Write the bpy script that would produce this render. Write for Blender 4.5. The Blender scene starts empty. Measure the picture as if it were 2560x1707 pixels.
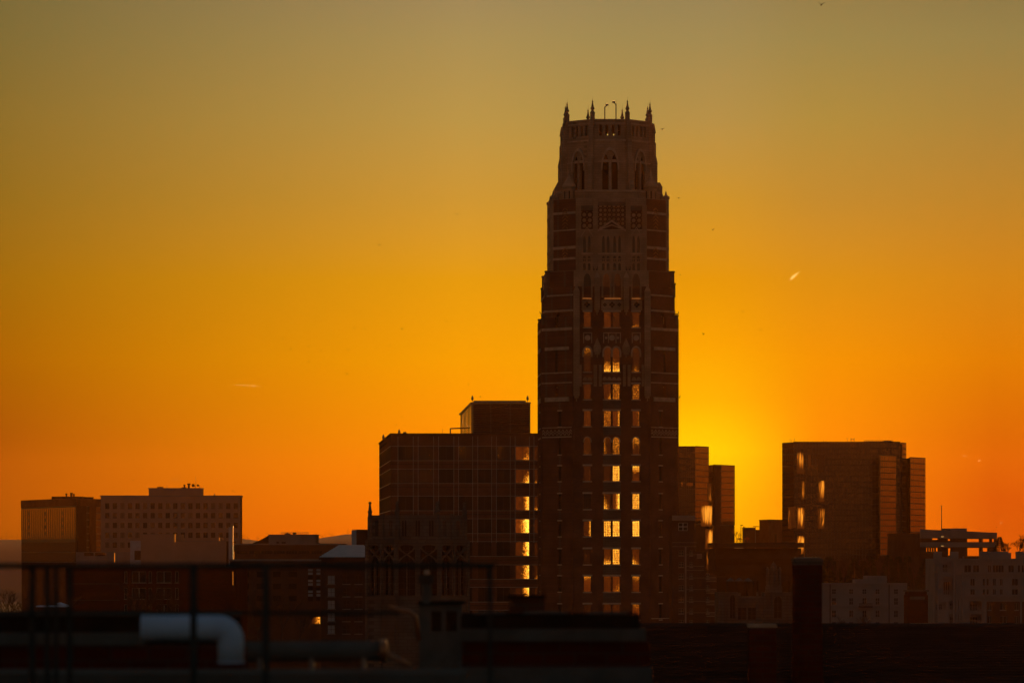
import bpy, math, random
from mathutils import Vector, Matrix
random.seed(7)
R = math.radians
S = bpy.context.scene
COL = S.collection
F = 10150.0          # focal length in photo pixels (2560 wide)
H = 18.0             # camera height
CX, HZ = 1280.0, 1380.0

# ------------------------------------------------------------------ camera
cam = bpy.data.cameras.new("camera"); co = bpy.data.objects.new("camera", cam); COL.objects.link(co)
cam.sensor_width = 36.0; cam.lens = 36.0 * F / 2560.0
cam.shift_y = (HZ - 853.5) / 2560.0
cam.clip_start = 0.5; cam.clip_end = 60000
co.location = (0, 0, H); co.rotation_euler = (R(90), 0, 0)
cam.dof.use_dof = True; cam.dof.focus_distance = 700; cam.dof.aperture_fstop = 1.9
S.camera = co
S.view_settings.view_transform = 'Standard'; S.view_settings.look = 'None'
S.view_settings.exposure = 0.0; S.view_settings.gamma = 1.0
S.render.engine = 'CYCLES'
S.cycles.use_denoising = True
S.cycles.max_bounces = 6; S.cycles.diffuse_bounces = 2; S.cycles.volume_bounces = 0
S.cycles.transparent_max_bounces = 8

# ------------------------------------------------------------------ world
SUN_AZ, SUN_EL = R(2.4), R(1.4)
def lin(c):
    o = []
    for v in c:
        v /= 255.0
        o.append(v / 12.92 if v <= 0.04045 else ((v + 0.055) / 1.055) ** 2.4)
    return o
W = bpy.data.worlds.new("World"); S.world = W; W.use_nodes = True
nt = W.node_tree; N = nt.nodes; L = nt.links
N.clear()
def wn(t, **k):
    n = N.new(t)
    for a, b in k.items(): setattr(n, a, b)
    return n
def wm(op, a, b=None, c=None, clamp=False):
    n = N.new('ShaderNodeMath'); n.operation = op; n.use_clamp = clamp
    for i, v in enumerate((a, b, c)):
        if v is None: continue
        if isinstance(v, (int, float)): n.inputs[i].default_value = v
        else: L.new(v, n.inputs[i])
    return n.outputs[0]
tc = wn('ShaderNodeTexCoord'); sp = wn('ShaderNodeSeparateXYZ'); L.new(tc.outputs['Generated'], sp.inputs[0])
X, Yd, Zd = sp.outputs
hor = wm('SQRT', wm('ADD', wm('MULTIPLY', X, X), wm('MULTIPLY', Yd, Yd)))
hor = wm('MAXIMUM', hor, 0.0001)
tan_e = wm('DIVIDE', Zd, hor)
az = wm('ARCTAN2', X, Yd)                       # 0 = straight ahead
def ramp(rows):
    r = wn('ShaderNodeValToRGB'); e = r.color_ramp.elements
    rows = sorted(((HZ - py) / 1522.5, c) for py, c in rows)
    e[0].position = max(rows[0][0], 0); e[0].color = (*lin(rows[0][1]), 1)
    e[1].position = min(rows[-1][0], 1); e[1].color = (*lin(rows[-1][1]), 1)
    for p, c in rows[1:-1]:
        n = e.new(p); n.color = (*lin(c), 1)
    L.new(wm('MULTIPLY', tan_e, 1 / 0.15, clamp=True), r.inputs[0])
    return r.outputs[0]
rl = ramp([(1380, (126.6, 62.9, 0.0)), (1250, (130.8, 65.0, 0.0)), (1100, (128.3, 67.4, 0.0)), (900, (150.5, 93.2, 0.0)), (700, (148.0, 104.0, 10.5)), (500, (136.3, 106.3, 27.7)), (300, (128.8, 107.4, 42.0)), (100, (115.1, 104.9, 52.9)), (0, (110.2, 103.1, 56.1))])
rc = ramp([(1380, (251.8, 106.6, 0.0)), (1250, (251.8, 127.1, 0.0)), (1100, (251.8, 147.4, 0.0)), (900, (245.8, 159.9, 0.0)), (700, (226.7, 156.5, 14.2)), (500, (202.3, 151.4, 51.9)), (300, (183.4, 150.1, 72.9)), (100, (166.4, 143.5, 84.3)), (0, (157.0, 137.0, 89.2))])
rs = ramp([(1380, (255.0, 180.6, 0.0)), (1250, (255.0, 200.7, 0.0)), (1130, (255.0, 223.3, 0.0)), (1000, (255.0, 185.1, 0.0)), (860, (248.5, 165.5, 0.0)), (700, (227.0, 152.2, 8.7)), (500, (201.9, 148.3, 43.1)), (300, (177.1, 145.3, 73.3)), (100, (156.7, 138.7, 82.8)), (0, (148.1, 132.7, 85.7))])
rq = ramp([(1380, (248.1, 122.0, 0.0)), (1250, (248.1, 133.3, 0.0)), (1100, (244.8, 139.5, 0.0)), (900, (238.7, 146.6, 0.0)), (700, (213.5, 143.1, 19.4)), (500, (187.1, 138.4, 47.8)), (300, (169.0, 139.8, 62.4)), (100, (148.8, 133.0, 74.7)), (0, (143.1, 126.2, 74.4))])
rr = ramp([(1380, (190.3, 68.1, 0.0)), (1250, (190.3, 67.0, 0.0)), (1100, (199.6, 94.6, 0.0)), (900, (215.4, 123.3, 0.8)), (700, (202.4, 131.6, 21.7)), (500, (181.2, 131.8, 43.7)), (300, (160.6, 130.7, 60.2)), (100, (142.6, 128.0, 72.6)), (0, (132.7, 120.4, 72.1))])
def mixc(f, a, b):
    m = wn('ShaderNodeMix', data_type='RGBA'); L.new(f, m.inputs[0])
    L.new(a, m.inputs[6]); L.new(b, m.inputs[7]); return m.outputs[2]
def smooth(v, a, b, typ='SMOOTHSTEP'):
    m = wn('ShaderNodeMapRange', interpolation_type=typ); L.new(v, m.inputs[0])
    m.inputs[1].default_value = a; m.inputs[2].default_value = b
    m.inputs[3].default_value = 0; m.inputs[4].default_value = 1; return m.outputs[0]
c = mixc(smooth(az, -0.128, -0.012, 'LINEAR'), rl, rc)
c = mixc(smooth(az, -0.012, 0.046), c, rs)
c = mixc(smooth(az, 0.046, 0.08), c, rq)
c = mixc(smooth(az, 0.08, 0.118, 'LINEAR'), c, rr)
# low even dusk sky for the rest of the dome
sky = wn('ShaderNodeTexSky', sky_type='NISHITA'); sky.sun_disc = False
sky.sun_elevation = SUN_EL; sky.sun_rotation = SUN_AZ; sky.air_density = 1.2; sky.dust_density = 2.0
hs = wn('ShaderNodeHueSaturation'); hs.inputs['Saturation'].default_value = 0.7; L.new(sky.outputs[0], hs.inputs['Color'])
dm = wn('ShaderNodeMix', data_type='RGBA', blend_type='MULTIPLY'); dm.inputs[0].default_value = 1
L.new(hs.outputs[0], dm.inputs[6]); DOME = 0.12
lowz = wn('ShaderNodeMix', data_type='RGBA'); L.new(smooth(tan_e, 0.1, 1.2), lowz.inputs[0])
lowz.inputs[6].default_value = (DOME * 1.15, DOME * 0.92, DOME * 0.8, 1); lowz.inputs[7].default_value = (DOME * 0.8, DOME * 0.95, DOME * 1.15, 1)
L.new(lowz.outputs[2], dm.inputs[7])
aa = wm('ABSOLUTE', az)
side = smooth(aa, 0.3, 1.9)
up = smooth(tan_e, 0.15, 0.7)
f = wm('MAXIMUM', side, up)
sidec = mixc(f, c, dm.outputs[2])
bg = wn('ShaderNodeBackground'); bg.inputs[1].default_value = 1.0
L.new(sidec, bg.inputs[0]); ow = wn('ShaderNodeOutputWorld'); L.new(bg.outputs[0], ow.inputs[0])

sl = bpy.data.lights.new("sun", 'SUN'); sl.energy = 2.2; sl.angle = R(6); sl.color = (1.0, 0.5, 0.14)
so = bpy.data.objects.new("sun", sl); COL.objects.link(so)
sd = Vector((math.sin(SUN_AZ) * math.cos(SUN_EL), math.cos(SUN_AZ) * math.cos(SUN_EL), math.sin(SUN_EL)))
so.rotation_euler = sd.to_track_quat('Z', 'Y').to_euler(); so.location = (60, 200, 150)

# ------------------------------------------------------------------ materials
def new_mat(name):
    m = bpy.data.materials.new(name); m.use_nodes = True
    n = m.node_tree.nodes; b = n['Principled BSDF']; return m, n, m.node_tree.links, b
def mat(name, col, rough=0.8, var=0.25, scale=0.6, metal=0.0, bump=0.0, stretch=(1, 1, 1)):
    m, n, l, b = new_mat(name)
    b.inputs['Roughness'].default_value = rough; b.inputs['Metallic'].default_value = metal
    if rough > .65: b.inputs['Specular IOR Level'].default_value = 0.0
    tc = n.new('ShaderNodeTexCoord'); mp = n.new('ShaderNodeMapping'); l.new(tc.outputs['Object'], mp.inputs[0])
    mp.inputs['Scale'].default_value = stretch
    no = n.new('ShaderNodeTexNoise'); no.inputs['Scale'].default_value = scale; no.inputs['Detail'].default_value = 6
    l.new(mp.outputs[0], no.inputs['Vector'])
    r = n.new('ShaderNodeValToRGB'); e = r.color_ramp.elements
    e[0].position = 0.3; e[1].position = 0.7
    e[0].color = (*[v * (1 - var) for v in col], 1); e[1].color = (*[min(v * (1 + var), 1) for v in col], 1)
    l.new(no.outputs[0], r.inputs[0]); l.new(r.outputs[0], b.inputs['Base Color'])
    if bump:
        bp = n.new('ShaderNodeBump'); bp.inputs['Strength'].default_value = bump
        l.new(no.outputs[0], bp.inputs['Height']); l.new(bp.outputs[0], b.inputs['Normal'])
    return m
def brickmat(name, c1, c2, mortar, bw=0.45, bh=0.16, ms=0.012, rough=0.85):
    m, n, l, b = new_mat(name); b.inputs['Roughness'].default_value = rough; b.inputs['Specular IOR Level'].default_value = 0.0
    tc = n.new('ShaderNodeTexCoord'); s = n.new('ShaderNodeSeparateXYZ'); l.new(tc.outputs['Object'], s.inputs[0])
    a = n.new('ShaderNodeMath'); a.operation = 'ADD'; l.new(s.outputs[0], a.inputs[0]); l.new(s.outputs[1], a.inputs[1])
    cb = n.new('ShaderNodeCombineXYZ'); l.new(a.outputs[0], cb.inputs[0]); l.new(s.outputs[2], cb.inputs[1])
    br = n.new('ShaderNodeTexBrick'); l.new(cb.outputs[0], br.inputs['Vector'])
    br.inputs['Scale'].default_value = 1; br.inputs['Brick Width'].default_value = bw; br.inputs['Row Height'].default_value = bh
    br.inputs['Mortar Size'].default_value = ms
    br.inputs['Color1'].default_value = (*c1, 1); br.inputs['Color2'].default_value = (*c2, 1); br.inputs['Mortar'].default_value = (*mortar, 1)
    no = n.new('ShaderNodeTexNoise'); no.inputs['Scale'].default_value = 0.35; no.inputs['Detail'].default_value = 5
    l.new(tc.outputs['Object'], no.inputs['Vector'])
    mr = n.new('ShaderNodeMapRange'); l.new(no.outputs[0], mr.inputs[0]); mr.inputs[1].default_value = .3; mr.inputs[2].default_value = .7
    mr.inputs[3].default_value = 0.7; mr.inputs[4].default_value = 1.2
    mx = n.new('ShaderNodeMix'); mx.data_type = 'RGBA'; mx.blend_type = 'MULTIPLY'; mx.inputs[0].default_value = 1
    l.new(br.outputs[0], mx.inputs[6]); l.new(mr.outputs[0], mx.inputs[7]); l.new(mx.outputs[2], b.inputs['Base Color'])
    return m
def glassmat(name, col, rough=0.12, metal=0.0, wav=0.0, wscale=0.4):
    m, n, l, b = new_mat(name)
    b.inputs['Base Color'].default_value = (*col, 1); b.inputs['Roughness'].default_value = rough
    b.inputs['Metallic'].default_value = metal
    if wav:
        tc = n.new('ShaderNodeTexCoord'); no = n.new('ShaderNodeTexNoise'); no.inputs['Scale'].default_value = wscale
        l.new(tc.outputs['Object'], no.inputs['Vector']); bp = n.new('ShaderNodeBump'); bp.inputs['Strength'].default_value = wav
        bp.inputs['Distance'].default_value = 0.3
        l.new(no.outputs[0], bp.inputs['Height']); l.new(bp.outputs[0], b.inputs['Normal'])
    return m
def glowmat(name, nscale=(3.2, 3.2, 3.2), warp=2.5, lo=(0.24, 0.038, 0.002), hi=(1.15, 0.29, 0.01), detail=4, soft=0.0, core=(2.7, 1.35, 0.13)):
    """a pane with glow painted as emission, mostly sunset reflections: an even warm base (property glow) with bright broken patches (property spark, pushed by push_u, push_v)"""
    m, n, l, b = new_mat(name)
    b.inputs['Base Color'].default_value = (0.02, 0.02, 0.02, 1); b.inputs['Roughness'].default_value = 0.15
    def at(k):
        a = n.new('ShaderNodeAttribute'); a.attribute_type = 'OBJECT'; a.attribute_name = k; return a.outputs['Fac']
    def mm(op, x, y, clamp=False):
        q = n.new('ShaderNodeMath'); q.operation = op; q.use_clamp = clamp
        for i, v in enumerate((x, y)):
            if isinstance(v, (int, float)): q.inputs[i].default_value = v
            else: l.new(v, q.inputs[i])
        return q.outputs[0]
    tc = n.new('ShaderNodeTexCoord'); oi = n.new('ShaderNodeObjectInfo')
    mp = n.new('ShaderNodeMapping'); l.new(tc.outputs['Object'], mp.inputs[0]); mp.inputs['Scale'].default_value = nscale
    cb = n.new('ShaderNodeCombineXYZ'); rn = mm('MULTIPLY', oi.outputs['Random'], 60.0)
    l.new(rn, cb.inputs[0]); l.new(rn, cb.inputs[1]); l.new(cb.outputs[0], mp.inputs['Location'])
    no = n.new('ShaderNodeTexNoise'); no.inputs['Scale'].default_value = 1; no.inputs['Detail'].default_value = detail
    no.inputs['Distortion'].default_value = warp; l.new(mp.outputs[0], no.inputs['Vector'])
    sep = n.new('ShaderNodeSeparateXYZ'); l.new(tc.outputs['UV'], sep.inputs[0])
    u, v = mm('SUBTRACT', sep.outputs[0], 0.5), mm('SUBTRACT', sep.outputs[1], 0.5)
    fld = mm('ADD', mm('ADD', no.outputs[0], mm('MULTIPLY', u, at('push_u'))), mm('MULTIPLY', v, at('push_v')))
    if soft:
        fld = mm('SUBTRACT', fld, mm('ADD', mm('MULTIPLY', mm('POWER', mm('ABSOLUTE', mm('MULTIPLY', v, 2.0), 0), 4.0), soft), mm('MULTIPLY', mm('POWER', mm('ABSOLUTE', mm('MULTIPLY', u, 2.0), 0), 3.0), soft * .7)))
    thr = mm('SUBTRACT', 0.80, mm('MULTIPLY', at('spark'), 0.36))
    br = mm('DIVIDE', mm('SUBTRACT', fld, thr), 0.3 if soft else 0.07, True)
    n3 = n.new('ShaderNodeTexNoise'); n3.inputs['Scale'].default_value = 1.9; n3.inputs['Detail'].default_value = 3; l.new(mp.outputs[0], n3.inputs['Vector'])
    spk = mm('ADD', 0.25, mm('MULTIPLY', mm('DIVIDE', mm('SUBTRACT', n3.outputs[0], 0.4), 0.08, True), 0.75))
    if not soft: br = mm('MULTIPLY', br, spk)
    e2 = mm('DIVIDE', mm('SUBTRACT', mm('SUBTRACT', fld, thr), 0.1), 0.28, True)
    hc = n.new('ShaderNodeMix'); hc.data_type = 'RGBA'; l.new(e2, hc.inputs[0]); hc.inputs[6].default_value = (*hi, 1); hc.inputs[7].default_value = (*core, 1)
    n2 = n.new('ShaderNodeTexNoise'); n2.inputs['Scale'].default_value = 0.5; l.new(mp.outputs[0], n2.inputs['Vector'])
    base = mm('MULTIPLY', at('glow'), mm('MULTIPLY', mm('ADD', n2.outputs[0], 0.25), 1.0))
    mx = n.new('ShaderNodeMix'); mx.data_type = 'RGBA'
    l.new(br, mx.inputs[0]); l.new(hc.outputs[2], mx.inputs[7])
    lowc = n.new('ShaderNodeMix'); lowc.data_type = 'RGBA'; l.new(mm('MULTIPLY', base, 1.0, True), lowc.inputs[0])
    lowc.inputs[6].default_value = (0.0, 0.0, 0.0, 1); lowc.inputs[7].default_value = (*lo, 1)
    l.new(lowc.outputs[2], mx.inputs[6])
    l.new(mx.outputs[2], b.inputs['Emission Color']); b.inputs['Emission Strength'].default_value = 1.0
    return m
M = {}
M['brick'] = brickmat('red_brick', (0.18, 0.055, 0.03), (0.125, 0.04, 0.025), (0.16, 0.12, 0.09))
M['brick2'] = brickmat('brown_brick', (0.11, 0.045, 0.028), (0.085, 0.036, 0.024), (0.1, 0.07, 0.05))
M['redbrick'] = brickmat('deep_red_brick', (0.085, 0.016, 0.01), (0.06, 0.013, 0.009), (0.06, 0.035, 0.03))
M['stone'] = brickmat('limestone', (0.44, 0.27, 0.17), (0.37, 0.23, 0.14), (0.25, 0.16, 0.1), 1.1, 0.42, 0.02)
M['trim'] = mat('limestone_trim', (0.5, 0.33, 0.22), 0.8, 0.2, 1.2)
M['darkstone'] = brickmat('weathered_stone', (0.15, 0.115, 0.09), (0.12, 0.09, 0.075), (0.08, 0.06, 0.05), 0.9, 0.35, 0.02)
M['pattern'] = None
M['white'] = mat('pale_concrete', (0.3, 0.2, 0.15), 0.85, 0.12, 0.3)
M['stucco'] = mat('cream_stucco', (0.22, 0.19, 0.175), 0.85, 0.12, 0.4)
M['concrete'] = mat('concrete', (0.2, 0.17, 0.155), 0.85, 0.2, 0.3)
M['dark'] = mat('dark_cladding', (0.035, 0.028, 0.025), 0.7, 0.25, 0.5)
M['roof'] = mat('dark_roofing', (0.012, 0.013, 0.012), 0.9, 0.35, 0.8)
M['metal'] = mat('dull_steel', (0.16, 0.15, 0.15), 0.45, 0.2, 2, 0.8)
M['paint'] = mat('dark_green_painted_steel', (0.028, 0.036, 0.034), 0.8, 0.2, 4)
M['pipe'] = mat('galvanised_sheet', (0.36, 0.5, 0.7), 0.7, 0.08, 1.5)
M['duct'] = mat('grey_duct_wrap', (0.085, 0.09, 0.085), 0.7, 0.25, 2.0)
M['greyroof'] = mat('standing_seam_grey', (0.3, 0.31, 0.33), 0.55, 0.15, 0.8)
M['glass'] = glassmat('window_glass', (0.015, 0.014, 0.013), 0.08, 0.0, 0.05, 0.8)
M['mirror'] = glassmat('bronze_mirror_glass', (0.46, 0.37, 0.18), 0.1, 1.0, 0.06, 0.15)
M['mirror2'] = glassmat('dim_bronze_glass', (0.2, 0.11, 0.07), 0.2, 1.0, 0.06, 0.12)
M['blind'] = mat('closed_blind', (0.16, 0.11, 0.08), 0.8, 0.1, 2)
M['mullion'] = mat('dark_mullion', (0.035, 0.028, 0.024), 0.5, 0.2, 3, 0.2)
M['lightmull'] = mat('pale_aluminium', (0.5, 0.42, 0.36), 0.4, 0.1, 3, 0.3)
M['bark'] = mat('bark', (0.09, 0.055, 0.04), 0.9, 0.3, 6)
M['sunlit_red'] = mat('sunlit_red_twigs', (0.35, 0.07, 0.03), 0.8, 0.35, 3)  # red of the low sun put into the twig colour
M['evergreen'] = mat('dark_needles', (0.035, 0.045, 0.025), 0.9, 0.4, 2)
M['feather'] = mat('dark_feathers', (0.03, 0.02, 0.018), 0.8, 0.2, 5)
M['glow'] = glowmat('leaded_glass_reflection', (4.2, 4.2, 4.2))  # sunset reflections in the tower panes, painted as emission
M['glow2'] = glowmat('glowing_plate_glass', (2.6, 2.6, 2.6), 2.0)  # reflected glow painted on office panes; a lit window on the brown block
M['streak'] = glowmat('rippled_glass_reflection', (3.2, 3.2, 0.22), 0.9, (0.16, 0.03, 0.002), (0.85, 0.2, 0.008), 3, .36, (1.1, 0.4, 0.03))  # orange reflection streaks painted as emissive panes
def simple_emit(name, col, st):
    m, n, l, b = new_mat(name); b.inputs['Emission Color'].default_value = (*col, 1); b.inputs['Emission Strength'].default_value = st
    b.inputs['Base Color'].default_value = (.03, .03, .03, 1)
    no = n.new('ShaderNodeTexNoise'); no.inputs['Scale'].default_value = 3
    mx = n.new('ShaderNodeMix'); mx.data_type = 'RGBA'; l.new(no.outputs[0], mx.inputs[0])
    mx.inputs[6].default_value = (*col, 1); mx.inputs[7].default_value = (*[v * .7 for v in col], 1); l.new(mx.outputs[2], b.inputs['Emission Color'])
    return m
M['lamp'] = simple_emit('lamp_lens', (1, 0.55, 0.14), 1.0)
M['slit'] = simple_emit('cove_light', (0.75, 0.25, 0.05), 0.7)
M['slot'] = simple_emit('painted_sun_glint', (1, 0.26, 0.014), 0.85)  # emissive orange standing in for sun glints along building edges
def vapour():
    m = bpy.data.materials.new('ice_vapour'); m.use_nodes = True; n = m.node_tree.nodes; n.clear()
    v = n.new('ShaderNodeVolumeScatter'); v.inputs['Color'].default_value = (0.55, 0.95, 1.0, 1); v.inputs['Density'].default_value = 0.05; v.inputs['Anisotropy'].default_value = 0.85
    o = n.new('ShaderNodeOutputMaterial'); m.node_tree.links.new(v.outputs[0], o.inputs['Volume']); return m
M['vapour'] = vapour()
def ground_mat():
    m, n, l, b = new_mat('ground_cover'); b.inputs['Roughness'].default_value = 0.95
    tc = n.new('ShaderNodeTexCoord'); a = n.new('ShaderNodeTexNoise'); a.inputs['Scale'].default_value = 0.01; a.inputs['Detail'].default_value = 10
    l.new(tc.outputs['Object'], a.inputs['Vector']); r = n.new('ShaderNodeValToRGB'); e = r.color_ramp.elements
    e[0].position = .4; e[1].position = .6; e[0].color = (.05, .05, .05, 1); e[1].color = (.06, .06, .035, 1)
    l.new(a.outputs[0], r.inputs[0]); l.new(r.outputs[0], b.inputs['Base Color']); return m
M['ground'] = ground_mat()

# ------------------------------------------------------------------ geometry helpers
def K(px, Y): return (px - CX) * Y / F
def Z(py, Y): return H + (HZ - py) * Y / F
class Fr:
    """a wall frame: origin (x,y), angle; u runs along the wall, d outwards (towards -y at angle 0)"""
    def __init__(s, x, y, ang=0.0):
        s.x, s.y = x, y; s.a = ang
        s.ux, s.uy = math.cos(ang), math.sin(ang); s.nx, s.ny = s.uy, -s.ux
    @staticmethod
    def px(pa, Ya, pb, Yb):
        xa, xb = K(pa, Ya), K(pb, Yb); f = Fr(xa, Ya, math.atan2(Yb - Ya, xb - xa)); f.len = math.hypot(xb - xa, Yb - Ya); return f
    def p(s, u, z, d=0.0): return (s.x + s.ux * u + s.nx * d, s.y + s.uy * u + s.ny * d, z)
    def U(s, px):
        k = (px - CX) / F; return (k * s.y - s.x) / (s.ux - k * s.uy)
    def Zp(s, py, u=None, px=None):
        if px is not None: u = s.U(px)
        return Z(py, s.y + s.uy * (u or 0))
    def mat(s, u, z, d=0.0):
        p = s.p(u, z, d); return Matrix.Translation(p) @ Matrix.Rotation(s.a, 4, 'Z')
FL = Fr(0, 0, 0)
class MB:
    def __init__(s): s.v = []; s.f = []; s.uv = None
    def quad(s, a, b, c, d):
        i = len(s.v); s.v += [a, b, c, d]; s.f.append((i, i + 1, i + 2, i + 3))
    def poly(s, pts):
        i = len(s.v); s.v += list(pts); s.f.append(tuple(range(i, i + len(pts))))
    def box(s, fr, u0, u1, z0, z1, d0, d1, du1=None):
        P = fr.p; i = len(s.v)
        s.v += [P(u0, z0, d1), P(u1, z0, d1), P(u1, z1, d1), P(u0, z1, d1), P(u0, z0, d0), P(u1, z0, d0), P(u1, z1, d0), P(u0, z1, d0)]
        for q in ((0, 1, 2, 3), (5, 4, 7, 6), (4, 0, 3, 7), (1, 5, 6, 2), (3, 2, 6, 7), (4, 5, 1, 0)): s.f.append(tuple(i + k for k in q))
        return s
    def prism(s, pts, z0, z1, cap=True, top=None):
        n = len(pts); i = len(s.v); t = top or pts
        s.v += [(x, y, z0) for x, y in pts] + [(x, y, z1) for x, y in t]
        for k in range(n):
            j = (k + 1) % n; s.f.append((i + k, i + j, i + n + j, i + n + k))
        if cap: s.f.append(tuple(i + n + k for k in range(n))); s.f.append(tuple(i + k for k in reversed(range(n))))
        return s
    def lathe(s, c, prof, n=8, rot=0.0):
        i = len(s.v); m = len(prof)
        for r, z in prof:
            for k in range(n):
                a = rot + 2 * math.pi * k / n; s.v.append((c[0] + r * math.cos(a), c[1] + r * math.sin(a), z))
        for j in range(m - 1):
            for k in range(n):
                k2 = (k + 1) % n; s.f.append((i + j * n + k, i + j * n + k2, i + (j + 1) * n + k2, i + (j + 1) * n + k))
        s.f.append(tuple(i + k for k in reversed(range(n)))); s.f.append(tuple(i + (m - 1) * n + k for k in range(n)))
        return s
    def tube(s, a, b, r0, r1=None, n=6):
        a, b = Vector(a), Vector(b); r1 = r0 if r1 is None else r1
        d = (b - a); 
        if d.length < 1e-6: return s
        d.normalize(); x = d.orthogonal().normalized(); y = d.cross(x); i = len(s.v)
        for p, r in ((a, r0), (b, r1)):
            for k in range(n):
                t = 2 * math.pi * k / n; s.v.append(tuple(p + x * (r * math.cos(t)) + y * (r * math.sin(t))))
        for k in range(n):
            j = (k + 1) % n; s.f.append((i + k, i + j, i + n + j, i + n + k))
        s.f.append(tuple(i + k for k in reversed(range(n)))); s.f.append(tuple(i + n + k for k in range(n)))
        return s
    def sweep(s, pts, rad, n=12):
        pts = [Vector(p) for p in pts]; i0 = len(s.v); m = len(pts)
        for j, p in enumerate(pts):
            t = (pts[min(j + 1, m - 1)] - pts[max(j - 1, 0)]).normalized()
            y = Vector((0, 1, 0)); x = y.cross(t).normalized(); r = rad[j] if isinstance(rad, list) else rad
            for k in range(n):
                a = 2 * math.pi * k / n; s.v.append(tuple(p + x * (r * math.cos(a)) + y * (r * math.sin(a))))
        for j in range(m - 1):
            for k in range(n):
                k2 = (k + 1) % n; s.f.append((i0 + j * n + k, i0 + j * n + k2, i0 + (j + 1) * n + k2, i0 + (j + 1) * n + k))
        s.f.append(tuple(i0 + k for k in range(n))); s.f.append(tuple(i0 + (m - 1) * n + k for k in range(n)))
        return s
    def facade(s, fr, u0, u1, z0, z1, holes, dep=0.3, d=0.0):
        """a wall sheet with real openings; a hole is (ua, ub, za, zb[, arch_height])"""
        hs = [h for h in holes if h[1] > u0 and h[0] < u1 and h[3] > z0 and h[2] < z1]
        hs = [(max(h[0], u0), min(h[1], u1), max(h[2], z0), min(h[3], z1), h[4] if len(h) > 4 else 0) for h in hs]
        us = sorted({round(x, 4) for x in [u0, u1] + [v for h in hs for v in h[:2]]})
        zs = sorted({round(x, 4) for x in [z0, z1] + [v for h in hs for v in h[2:4]]})
        P = fr.p
        for a, b in zip(zs, zs[1:]):
            run = None
            for x, y in zip(us, us[1:]):
                mu, mz = (x + y) / 2, (a + b) / 2
                hit = any(h[0] < mu < h[1] and h[2] < mz < h[3] for h in hs)
                if not hit: run = x if run is None else run
                if hit and run is not None: s.quad(P(run, a, d), P(x, a, d), P(x, b, d), P(run, b, d)); run = None
            if run is not None: s.quad(P(run, a, d), P(u1, a, d), P(u1, b, d), P(run, b, d))
        for ua, ub, za, zb, ar in hs:
            s.quad(P(ua, za, d), P(ub, za, d), P(ub, za, d - dep), P(ua, za, d - dep))
            s.quad(P(ua, za, d), P(ua, zb, d), P(ua, zb, d - dep), P(ua, za, d - dep))
            s.quad(P(ub, za, d), P(ub, zb, d), P(ub, zb, d - dep), P(ub, za, d - dep))
            s.quad(P(ua, zb, d), P(ub, zb, d), P(ub, zb, d - dep), P(ua, zb, d - dep))
            if ar:
                pts = arch_pts(ua, ub, zb - ar, ar); n = len(pts) // 2
                for side, corner in ((pts[:n + 1], (ua, zb)), (pts[n:], (ub, zb))):
                    for (x0, y0), (x1, y1) in zip(side, side[1:]):
                        s.poly([P(corner[0], corner[1], d - .01), P(x0, y0, d - .01), P(x1, y1, d - .01)])
                        s.quad(P(x0, y0, d), P(x1, y1, d), P(x1, y1, d - dep), P(x0, y0, d - dep))
        return s
    def build(s, name, m, parent=None, label=None, matrix=None, smooth=False):
        me = bpy.data.meshes.new(name); base = Vector(parent.location) if parent is not None else Vector((0, 0, 0))
        vs = s.v if matrix is not None else [tuple(Vector(v) - base) for v in s.v]
        me.from_pydata([tuple(v) for v in vs], [], s.f); me.update()
        if isinstance(m, str): m = M[m]
        me.materials.append(m)
        if smooth: me.polygons.foreach_set('use_smooth', [True] * len(me.polygons))
        o = bpy.data.objects.new(name, me); COL.objects.link(o)
        if parent is not None: o.parent = parent
        if matrix is not None: o.matrix_basis = Matrix.Translation(-base) @ matrix
        if label: o['label'] = label
        return o
def arch_pts(u0, u1, z, h, n=6):
    w = (u1 - u0); c = (u0 + u1) / 2; out = []
    for i in range(n + 1):
        t = i / n; out.append((u0 + (w / 2) * (t ** 1.7), z + h * math.sin(t * math.pi / 2) ** 0.9))
    return out + [(2 * c - a, b) for a, b in reversed(out[:-1])]
def thing(name, label, cat, loc=(0, 0, 0), group=None):
    o = bpy.data.objects.new(name, None); COL.objects.link(o); o.location = loc; o.empty_display_size = 0.5
    o['label'] = label; o['category'] = cat
    if group: o['group'] = group
    return o
def tag(o, label, cat, group=None):
    o['label'] = label; o['category'] = cat
    if group: o['group'] = group
    return o
def struct(o, kind='structure'): o['kind'] = kind; return o

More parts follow.
